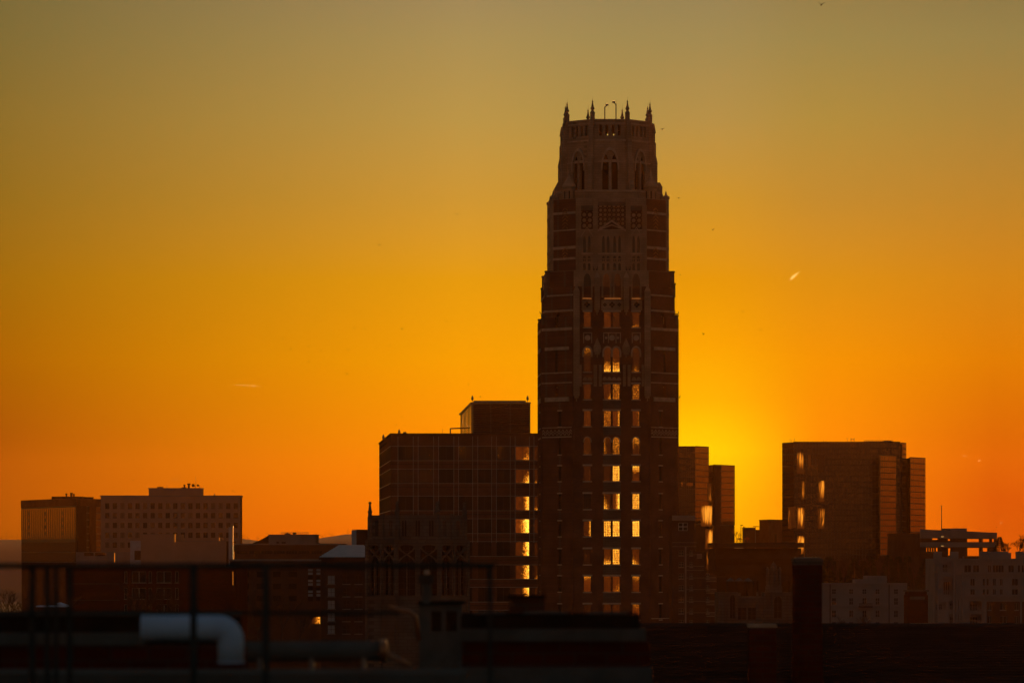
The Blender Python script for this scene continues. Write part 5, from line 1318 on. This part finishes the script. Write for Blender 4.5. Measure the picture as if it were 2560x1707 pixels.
def brickslot():
    Y = 400; root = thing('brick_stair_tower', 'dark square brick stair tower with flat cap at lower right', 'stair tower', (K(2293, Y), Y, 0))
    f = Fr.px(2267, Y, 2320, Y); z = lambda p: f.Zp(p, 0)
    b = MB(); b.box(f, 0, f.len, 0, z(1487), -3, 0); b.box(f, .1, f.len - .1, z(1487), z(1478), -2.9, -.1); b.build('wall', 'redbrick', root)
    c = MB(); c.box(f, -.1, f.len + .1, z(1478), z(1474), -3.1, .12); c.box(f, .3, f.len - .3, z(1498), z(1490), 0, .04); c.build('cap', 'darkstone', root)
    d = MB(); d.box(f, .25, f.len + 1, z(1562), z(1556), .02, .5); d.build('ledge', 'trim', root)
brickslot()

# ---- chimneys and dark roof in front
def bigroof():
    root = thing('dark_pitched_roof', 'huge dark slatted roof filling the lower right foreground', 'roof', (K(2100, 150), 150, 10))
    x0, x1 = 3.0, K(2700, 150); zr = Z(1566, 150); ze = Z(1760, 112)
    b = MB(); b.quad((x0 - .5, 112, ze), (x1, 112, ze), (x1, 150, zr), (x0, 150, zr)); b.quad((x1, 188, ze), (x0 - .5, 188, ze), (x0, 150, zr), (x1, 150, zr)); b.poly([(x0 - .5, 112, ze), (x0, 150, zr), (x0 - .5, 188, ze)]); b.poly([(x1, 112, ze), (x1, 188, ze), (x1, 150, zr)]); b.build('slope', 'roof', root)
    s = MB(); n = 30
    for i in range(n):
        t = (i + .5) / n; y = 112 + 38 * t; zz = ze + (zr - ze) * t + .02; s.box(Fr(0, y), x0 + .1, x1 - .1, zz, zz + .05, -.06, .0)
    s.build('slate_course', 'dark', root)
    r = MB(); r.tube((x0, 150, zr + .02), (x1, 150, zr + .02), .12, .12, 8); r.build('ridge_cap', 'dark', root)
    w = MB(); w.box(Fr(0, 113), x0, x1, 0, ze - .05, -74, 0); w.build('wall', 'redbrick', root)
bigroof()
def chimneys():
    Y = 120; root = thing('tall_brick_chimney', 'tall square dark red brick chimney with wider foot, right of the chapel', 'chimney', (K(2020, Y), Y, 10))
    z = lambda p: Z(p, Y); f = Fr(K(2020, Y), Y)
    w = lambda p: p * Y / F
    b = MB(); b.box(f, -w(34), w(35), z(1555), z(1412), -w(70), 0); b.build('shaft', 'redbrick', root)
    c = MB(); c.box(f, -w(37), w(38), z(1404), z(1395), -w(74), .05); c.box(f, -w(35), w(36), z(1412), z(1404), -w(72), .02); c.build('cap', 'darkstone', root)
    m = MB(); m.box(f, -w(30), w(31), z(1395), z(1392.5), -w(66), 0); m.build('cap_lip', 'metal', root)
    d = MB(); d.prism([(f.x - w(36), Y - .02), (f.x + w(42), Y - .02), (f.x + w(42), Y + w(75)), (f.x - w(36), Y + w(75))], 10, z(1555), True, [(f.x - w(34.5), Y - .01), (f.x + w(35.5), Y - .01), (f.x + w(35.5), Y + w(71)), (f.x - w(34.5), Y + w(71))]); d.build('foot', 'redbrick', root)
    e = MB(); e.box(f, -w(39), -w(24), 10, z(1551), .025, .16); e.build('pilaster', 'redbrick', root)
    Y2 = 118; root = thing('short_brick_chimney', 'short dark red brick chimney with pale coping at lower right', 'chimney', (K(1907, Y2), Y2, 10)); z = lambda p: Z(p, Y2)
    f = Fr(K(1907, Y2), Y2); b = MB(); b.box(f, -w(33), w(33), 9, z(1568), -w(60), 0); b.build('shaft', 'redbrick', root)
    c = MB(); c.box(f, -w(36), w(34), z(1563), z(1559.5), -w(64), .04); c.box(f, -w(35), w(35), z(1568), z(1563), -w(62), .02); c.build('coping', 'trim', root)
chimneys()

# ================================================================== NEAR ROOFTOP
def railing():
    Y = 40; root = thing('rooftop_railing', 'blurred dark metal railing crossing the near rooftop', 'railing', (K(500, Y), Y, 15))
    z = lambda p: Z(p, Y); w = lambda p: p * Y / F
    r = MB(); r.tube((K(-300, Y), Y, z(1414)), (K(1235, Y), Y, z(1413)), w(7), w(7), 10); r.build('top_rail', 'paint', root, smooth=True)
    r = MB(); r.tube((K(1235, Y), Y, z(1413)), (K(1235, Y) + .01, Y, z(1404)), w(5), w(5), 8); r.build('rail_end', 'paint', root)
    for px, ww in ((80, 8), (118, 7), (140, 6), (174, 7), (484, 9), (664, 9), (1225, 5)):
        b = MB(); yb = Y + (0.1 if px < 200 else 0); b.tube((K(px, yb), yb, 15.0), (K(px, yb), yb, z(1412)), w(ww), w(ww), 10); b.build('post', 'paint', root, smooth=True)
    b = MB(); b.tube((K(-300, Y), Y + .02, z(1532)), (K(1000, Y), Y + .02, z(1532)), w(5), w(5), 10); b.build('lower_rail', 'paint', root, smooth=True)
railing()
def pipe():
    Y = 45; root = thing('duct_elbow', 'blurred pale galvanised pipe bending down at lower left', 'pipe', (K(480, Y), Y, 15)); z = lambda p: Z(p, Y); x = lambda p: K(p, Y)
    r = 29 * Y / F; cx, cz, rr = x(577) - .001, z(1567), 0
    pts = [(x(355), Y, z(1569)), (x(420), Y, z(1569)), (x(500), Y, z(1569)), (x(546), Y, z(1569))]
    R_ = x(577) - x(546)
    for k in range(1, 9):
        a = R(90 * k / 8); pts.append((x(546) + R_ * math.sin(a), Y, z(1569) - R_ * (1 - math.cos(a))))
    pts += [(x(577), Y, z(1655))]
    b = MB().sweep(pts, r * 1.12, 20); b.build('pipe', 'pipe', root, smooth=True)
    for k in (3, 7, 10, 12): MB().lathe((0, 0), [(r * 1.15, -.008), (r * 1.17, 0), (r * 1.15, .008)], 20).build('seam', 'pipe', root, matrix=Matrix.Translation(pts[k]) @ (Vector(pts[k]) - Vector(pts[k - 1])).to_track_quat('Z', 'Y').to_matrix().to_4x4())
    for px in (357, 548): MB().lathe((0, 0), [(r * 1.2, -.012), (r * 1.2, .012)], 20).build('flange', 'pipe', root, matrix=Matrix.Translation((x(px), Y, z(1569))) @ Matrix.Rotation(R(90), 4, 'Y'))
pipe()
def ducts():
    Y = 52; root = thing('insulated_duct', 'blurred long grey wrapped duct lying across the near roof', 'duct', (K(780, Y), Y, 14)); z = lambda p: Z(p, Y); x = lambda p: K(p, Y)
    b = MB(); b.tube((x(600), Y, z(1628)), (x(965), Y, z(1626)), .13, .13, 16); b.build('duct', 'duct', root, smooth=True)
    b = MB(); b.tube((x(950), Y - .02, z(1626)), (x(968), Y - .02, z(1626)), .145, .145, 16); b.build('end_collar', 'copper', root, smooth=True)
    b = MB()
    for px in (650, 780, 910): b.box(Fr(x(px), Y), -.03, .03, 14, z(1628), -.1, .1)
    b.build('support', 'metal', root)
    root = thing('roof_conduit', 'blurred short copper coloured conduit running down beside the grey duct', 'conduit', (x(990), Y, 14))
    b = MB(); b.sweep([(x(974), Y - 1, Z(1634, Y - 1)), (x(990), Y - 1.1, Z(1642, Y - 1)), (x(1005), Y - 1.2, Z(1648, Y - 1)), (x(1030), Y - 1.2, Z(1662, Y - 1))], .03, 8); b.build('tube', 'copper', root, smooth=True)
    Y = 60; root = thing('bent_conduit', 'blurred sloping copper coloured conduit above the duct, left of the roof hut', 'conduit', (K(1000, Y), Y, 14))
    b = MB(); b.sweep([(K(972, Y), Y, Z(1518, Y)), (K(992, Y), Y, Z(1523, Y)), (K(1024, Y), Y, Z(1528, Y)), (K(1040, Y), Y, Z(1540, Y)), (K(1048, Y), Y, Z(1600, Y))], .03, 8); b.build('tube', 'copper', root, smooth=True)
M['copper'] = mat('old_copper', (0.28, 0.12, 0.05), 0.4, 0.25, 6, 0.6)
ducts()
def hut():
    Y = 75; root = thing('rooftop_hut', 'blurred grey rooftop hut with two dark openings near the centre', 'rooftop hut', (K(1100, Y), Y, 14)); z = lambda p: Z(p, Y)
    f = Fr.px(1048, Y, 1155, Y); u = f.U
    hs = [(u(1078), u(1103), z(1577), z(1527)), (u(1115), u(1142), z(1577), z(1527))]
    b = MB(); b.facade(f, 0, f.len, 13, z(1508), hs, .15); b.box(f, .01, f.len - .01, 13, z(1508), -1.2, -.35); b.build('wall', 'duct', root)
    for h in hs: window(root, f, *h, 0, 'glass', .12, name='opening')
    c = MB(); c.box(f, -.05, f.len + .05, z(1508), z(1504), -1.3, .08); c.build('roof', 'roof', root)
    t = thing('roof_mast', 'blurred stubby mast with a boxy head rising from the rooftop hut', 'mast', (K(1066, Y), Y, z(1508)))
    MB().tube((K(1066, Y), Y, z(1508)), (K(1066, Y), Y, z(1450)), .1, .1, 10).build('pole', 'duct', t)
    b = MB(); b.box(Fr(K(1066, Y), Y), -.14, .14, z(1458), z(1436), -.12, .12); b.build('head_box', 'paint', t)
    b = MB(); b.lathe((K(1067, Y), Y), [(.05, z(1436)), (.06, z(1430)), (.03, z(1424))], 8); b.build('lamp', 'trim', t)
hut()
def parapets():
    # near roof surfaces
    root = thing('near_parapet', 'blurred dark parapet wall with pale coping along the lower left', 'parapet', (K(600, 44), 44, 14)); 
    def bar(nm, Y, xa, xb, pa, pb, dep, m, r=root):
        b = MB(); b.box(Fr(0, Y), K(xa, Y), K(xb, Y), Z(pb, Y), Z(pa, Y), -dep, 0); return b.build(nm, m, r)
    bar('upper_coping', 60, -400, 600, 1527, 1540, .4, 'duct'); bar('upper_wall', 60.05, -400, 600, 1540, 1800, .3, 'roof')
    bar('lower_coping', 48, -400, 356, 1582, 1612, .35, 'duct'); bar('lower_wall', 48.05, -400, 612, 1612, 1800, .3, 'redbrick')
    bar('curb', 41, -400, 1160, 1682, 1800, 1.5, 'duct')
    root = thing('near_roof_block', 'blurred brick roof block with grey copings at lower centre', 'roof block', (K(1400, 55), 55, 14))
    bar('top_slab', 58, 1152, 1600, 1536, 1572, 2.0, 'roof', root); bar('coping', 57.8, 1150, 1615, 1571, 1602, 1.0, 'duct', root)
    bar('brick_band', 57.9, 1155, 1625, 1602, 1668, 1.5, 'redbrick', root); bar('lower_coping', 57.5, 1150, 1630, 1668, 1800, 1.2, 'duct', root)
    b = MB(); Y = 59; 
    for xa, xb, pt in ((1292, 1437, 1529), (1160, 1288, 1531), (1442, 1600, 1531)):
        n = 10; x0, x1 = K(xa, Y), K(xb, Y); z0 = Z(1538, Y); h = Z(pt, Y) - z0
        for i in range(n):
            t0, t1 = i / n, (i + 1) / n; za, zb = z0 + h * math.sin(math.pi * t0) ** .6, z0 + h * math.sin(math.pi * t1) ** .6
            X0, X1 = x0 + (x1 - x0) * t0, x0 + (x1 - x0) * t1
            b.quad((X0, Y, z0), (X1, Y, z0), (X1, Y, zb), (X0, Y, za)); b.quad((X0, Y, za), (X1, Y, zb), (X1, Y + 1, zb), (X0, Y + 1, za)); b.quad((X0, Y + 1, z0), (X1, Y + 1, z0), (X1, Y + 1, zb), (X0, Y + 1, za))
    b.build('rounded_cap', 'duct', root)
    root = thing('vent_box', 'blurred brown boxy roof vent below the office windows', 'vent', (K(1315, 62), 62, 14))
    bar('housing', 62, 1272, 1362, 1492, 1545, .5, 'brick2', root); bar('lid', 61.9, 1268, 1366, 1488, 1492, .7, 'roof', root)
parapets()
b = MB(); b.quad((-14, 30, 14.2), (14, 30, 14.2), (14, 90, 14.0), (-14, 90, 14.0)); b.box(Fr(0, 30), -14, 14, 0, 14.1, -60, -.1)
t = thing('near_building', 'dark flat roof of the nearest building at the bottom edge', 'building', (0, 60, 0)); b.build('roof_deck', 'roof', t)

# ================================================================== TREES
def bare_tree(x, y, z0, h, seed, label, m='bark', twig=None, group=None, spread=.55, name='bare_tree', levels=5, tr=.03):
    rnd = random.Random(seed); t = thing(name, label, 'tree', (x, y, z0), group)
    trunk = MB(); crown = MB()
    def grow(p, d, L_, r, lv):
        q = p + d * L_; (trunk if lv == 0 else crown).tube(tuple(p), tuple(q), r, r * .65, 5 if lv < 2 else 3)
        if lv >= levels: return
        n = 3 if lv < 3 else 4
        for k in range(n):
            v = (d + Vector((rnd.uniform(-1, 1), rnd.uniform(-1, 1), rnd.uniform(-.35, .7))) * spread).normalized()
            st = p + d * L_ * rnd.uniform(.55, 1)
            grow(st, v, L_ * rnd.uniform(.6, .85), r * .58, lv + 1)
        if twig and lv >= 2:
            for k in range(5):
                c = q + Vector((rnd.uniform(-1, 1), rnd.uniform(-1, 1), rnd.uniform(-1, 1))) * L_ * .5; s = h * .018
                crown.poly([tuple(c), tuple(c + Vector((rnd.uniform(-s, s), rnd.uniform(-s, s), s))), tuple(c + Vector((s, rnd.uniform(-s, s), rnd.uniform(-s, s))))])
    grow(Vector((x, y, z0)), Vector((rnd.uniform(-.06, .06), 0, 1)).normalized(), h * .3, h * tr, 0)
    trunk.build('trunk', m, t); crown.build('crown', twig or m, t); return t
GT = 'bare trees at the right edge'
Y = 740
for i, (px, pt, pb, lb) in enumerate(((2548, 1325, 1405, 'wide bare tree at the right edge with the highest crown'), (2522, 1345, 1405, 'slim bare tree left of the tallest right edge tree'), (2572, 1338, 1408, 'bare tree cut by the right edge of the frame'))):
    bare_tree(K(px, Y), Y + i * 3, Z(pb, Y), (pb - pt) * Y / F, 40 + i, lb, group=GT, levels=6, spread=.5, tr=.02)
# evergreen behind garage end
def evergreen(x, y, z0, h, seed, label, group=None):
    rnd = random.Random(seed); t = thing('evergreen_tree', label, 'tree', (x, y, z0), group)
    MB().tube((x, y, z0), (x, y, z0 + h * .9), h * .02, h * .006).build('trunk', 'bark', t); b = MB()
    for k in range(1500):
        tt = rnd.random() ** .8; rr = h * .36 * (1 - tt) + .2; a = rnd.uniform(0, 6.28); q = rr * math.sqrt(rnd.random()); s = h * .03
        c = Vector((x + q * math.cos(a), y + q * math.sin(a), z0 + h * (.1 + .9 * tt) - q * .25))
        b.poly([tuple(c), tuple(c + Vector((math.cos(a) * s * 2, math.sin(a) * s * 2, -s * .3))), tuple(c + Vector((rnd.uniform(-s, s), rnd.uniform(-s, s), s)))])
    b.build('crown', 'evergreen', t)
evergreen(K(2499, 770), 770, Z(1400, 770), 58 * 770 / F, 5, 'dark ragged evergreen just right of the parking garage')
for i, (px, pt, lb) in enumerate(((1868, 1333, 'rounder tree painted sunlit red below the lamp posts in the gap'), (1848, 1338, 'lower tree painted sunlit red left of the rounder one'), (1842, 1313, 'tall sparse reddish tree at the edge of the stepped glass tower'))):
    bare_tree(K(px, 930 + i * 4), 930 + i * 4, Z(1361, 930), (1361 - pt) * 930 / F, 60 + i, lb, 'sunlit_red', 'sunlit_red' if i < 2 else None, 'reddish trees in the gap', .8 if i < 2 else .5, 'sunlit_tree', 5, .02)
rnd = random.Random(9)
tl = []
for i in range(12):
    px = 2085 + 20 * i + rnd.uniform(-6, 6); pt = 1378 + rnd.uniform(-8, 20); 
    bare_tree(K(px, 700), 700 + rnd.uniform(-15, 15), Z(1470, 700), (1470 - pt) * 700 / F, 80 + i, 'dark bare tree in the row standing before the bronze glass block', group='row of bare trees before the bronze glass block', levels=5, spread=.5, tr=.02)
for i, (px, pt) in enumerate(((2052, 1400), (2078, 1392), (2104, 1404), (2136, 1396), (2166, 1402), (2192, 1393), (2222, 1388), (2254, 1392), (2286, 1390), (2312, 1398), (2340, 1404))):
    evergreen(K(px, 690), 690 + i % 3 * 6, Z(1500, 690), (1500 - pt) * 690 / F, 200 + i, 'dark evergreen in the tree belt below the bronze glass block', 'evergreens below the bronze glass block')
for i, (px, pt) in enumerate(((345, 1432), (368, 1440), (408, 1436), (436, 1450), (318, 1462))):
    bare_tree(K(px, 430), 430 + i * 2, Z(1600, 430), (1600 - pt) * 430 / F, 120 + i, 'dark bare tree before the paned windows of the brick hall', group='bare trees before the brick hall', levels=5, spread=.5, tr=.02)
for i, (px, pt) in enumerate(((20, 1432), (75, 1448), (130, 1455), (640, 1440), (700, 1448), (742, 1470), (2110, 1524), (2170, 1520))):
    Y = 415 if px < 2000 else 415
    bare_tree(K(px, Y), Y + i, Z(1620, Y), (1620 - pt) * Y / F, 140 + i, 'dim bare tree low on the left behind the railing' if px < 2000 else 'dim bare tree before the small cream apartments', group='dim trees behind the railing' if px < 2000 else 'trees before the small cream apartments', levels=5, spread=.7, tr=.02)
# small pale shed roof at lower left
t = thing('shed', 'small shed with pale slanted roof low at the far left', 'shed', (K(128, 400), 400, 8)); f = Fr(K(128, 400), 400)
b = MB(); b.box(f, -1.4, 1.4, 8, Z(1517, 400), -3, 0); b.build('wall', 'dark', t)
b = MB(); z0 = Z(1516.5, 400); b.box(f, -1.5, 1.5, z0, z0 + .13, -3.1, .1); b.poly([f.p(.55, z0 + .13, .1), f.p(1.5, z0 + .13, .1), f.p(.6, z0 + .42, .1)]); b.poly([f.p(.55, z0 + .13, -3), f.p(1.5, z0 + .13, -3), f.p(.6, z0 + .42, -3)]); b.quad(f.p(1.5, z0 + .13, .1), f.p(.6, z0 + .42, .1), f.p(.6, z0 + .42, -3), f.p(1.5, z0 + .13, -3)); b.build('roof', 'pipe', t)

# ================================================================== BIRDS AND VAPOUR TRAILS
def bird_mesh(kind):
    b = MB(); pr = [(.04, -.6), (.15, -.3), (.21, 0), (.15, .3), (.05, .55)]
    i = len(b.v)
    for r, t in pr:
        for k in range(6): a = R(60 * k); b.v.append((t * .9, r * math.cos(a), r * math.sin(a)))
    for j in range(4):
        for k in range(6): b.f.append((i + j * 6 + k, i + j * 6 + (k + 1) % 6, i + (j + 1) * 6 + (k + 1) % 6, i + (j + 1) * 6 + k))
    up = {0: .12, 1: .75, 2: -.45}[kind]
    for s in (-1, 1):
        P = [(-.18, 0, .03), (.2, 0, .03), (.12, s * .55, .03 + up * .5), (-.12, s * .5, .03 + up * .5), (-.1, s * 1.05, .03 + up * (1.0 if kind == 1 else .6))]
        b.poly(P[:4]); b.poly([P[3], P[2], P[4]]); b.poly([tuple(Vector(p) + Vector((0, 0, .12))) for p in P[:4]]); b.poly([tuple(Vector(p) + Vector((0, 0, .1))) for p in (P[3], P[2], P[4])])
    b.poly([(-.45, -.1, 0), (-.45, .1, 0), (-.3, 0, .02)])
    me = bpy.data.meshes.new('bird'); me.from_pydata([tuple(v) for v in b.v], [], b.f); me.materials.append(M['feather']); return me
BM = [bird_mesh(k) for k in range(3)]
def bird(px, py, size, kind, yaw, roll, label, group):
    Y = 520.0; o = bpy.data.objects.new('bird', BM[kind]); COL.objects.link(o); w = size * 1.75 * Y / F / 2.1
    o.location = (K(px, Y), Y, Z(py, Y)); o.scale = (w, w, w); o.rotation_euler = (R(roll), 0, R(yaw)); tag(o, label, 'bird', group)
GB = 'birds over the rooftops'
for a in ((2053, 13, 12, 1, 80, 5, 'largest bird, wings raised, at the top right edge of the sky'), (1656, 323.5, 9, 0, 70, -12, 'dark gliding bird right of the tower crown'), (1697, 495.5, 8.5, 0, 90, 0, 'dark gliding bird level with the upper corner turrets'),
          (1782, 575, 6, 1, 60, 0, 'bird with raised wings midway up the sky right of the tower'), (1701, 687, 6.5, 2, 80, 0, 'bird with drooping wings close beside the tower'), (1857, 779, 6, 0, 80, -8, 'bird gliding low in the right sky above the stepped glass tower'),
          (1901, 824.5, 6.5, 0, 70, -10, 'lowest gliding bird right of the tower'), (1758.5, 835.5, 5.5, 1, 40, 5, 'small bird low in the sky between the tower and stepped glass tower'), (1142, 535.5, 7, 0, 85, 0, 'highest dark bird left of the tower'), (948, 612.5, 8, 0, 75, 3, 'second highest dark bird left of the tower'),
          (1116, 803, 5, 0, 80, 0, 'lone small bird left of the tower at mid height')):
    bird(*a, GB)
for i, (px, py, s) in enumerate(((706, 847, 4), (725.5, 873.5, 4.5), (772, 865, 4), (802, 876, 4), (871, 875, 4.5), (886, 819.5, 4.5), (912, 822, 4), (1005, 823, 4.5), (975, 863, 4), (771, 903.5, 4), (867, 935, 4.5), (1018, 975, 4), (732, 1042, 3.5), (1004, 1042, 4), (991, 1061, 4), (1186, 870.5, 4), (1172, 961, 4), (1201, 991, 4), (248, 1164, 4), (582, 1227, 3.5), (587, 1229, 3.5), (1904, 1249, 4), (1878, 1252, 3), (1901, 1249, 3), (1941, 1256, 3), (2484, 1282, 3.5), (2491, 1317, 3.5), (332, 1200, 4))):
    bird(px, py, s * 1.15, i % 3, 50 + 37 * i % 90, (i * 13) % 20 - 10, 'tiny dark distant bird in the flock low over the rooftops', 'tiny distant birds')
def trail(xa, ya, xb, yb, w, label, n=14, forks=1, st=0):
    Y = 14000.0; b = MB(); rnd = random.Random(int(xa)); 
    for q in range(forks):
        pts = []; rad = []
        off = (q - (forks - 1) / 2) * w * 1.3
        for i in range(n + 1):
            t = i / n; px = xa + (xb - xa) * t + off * (1 - t) * .8 ; py = ya + (yb - ya) * t + off * (1 - t) * .8 + rnd.uniform(-.15, .15) * w
            pts.append((K(px, Y), Y, Z(py, Y))); rad.append(w * Y / F * .5 * (.08 + .92 * math.sin(math.pi * min(1, .08 + .9 * t ** .8))))
        b.sweep(pts, rad, 8)
    o = b.build('vapour_trail', 'vapour', smooth=True); return tag(o, label, 'vapour trail', 'short sunlit vapour trails')
trail(1974, 700, 2001, 677, 2.7, 'bright short forked vapour trail high in the right sky', forks=2)
trail(655, 965.5, 568, 960.6, 1.6, 'long thin faint vapour trail in the left sky')
trail(2408, 1141, 2413, 1136.5, 1.6, 'tiny vapour trail right of the bronze glass block, left one of the pair')
trail(2445, 1153.5, 2452, 1149, 1.8, 'tiny vapour trail right of the bronze glass block, right one of the pair')
trail(2502, 1307, 2506, 1304, 1.3, 'faintest tiny vapour trail above the right edge trees')
trail(455, 1200, 415, 1198.5, .9, 'very thin faint trail above the pale slab block')

# ================================================================== HAZE
hz = MB(); hz.box(Fr(0, -140), -3700, 3700, -1.0, 106, -4030, 0)
hm_ = bpy.data.materials.new('haze'); hm_.use_nodes = True; n = hm_.node_tree.nodes; n.clear()
pv = n.new('ShaderNodeVolumePrincipled'); om = n.new('ShaderNodeOutputMaterial'); hm_.node_tree.links.new(pv.outputs[0], om.inputs['Volume'])
pv.inputs['Color'].default_value = (1.0, 0.36, 0.05, 1); pv.inputs['Density'].default_value = 0.000072; pv.inputs['Anisotropy'].default_value = 0.6

M['haze'] = hm_
struct(hz.build('haze', hm_), 'stuff')
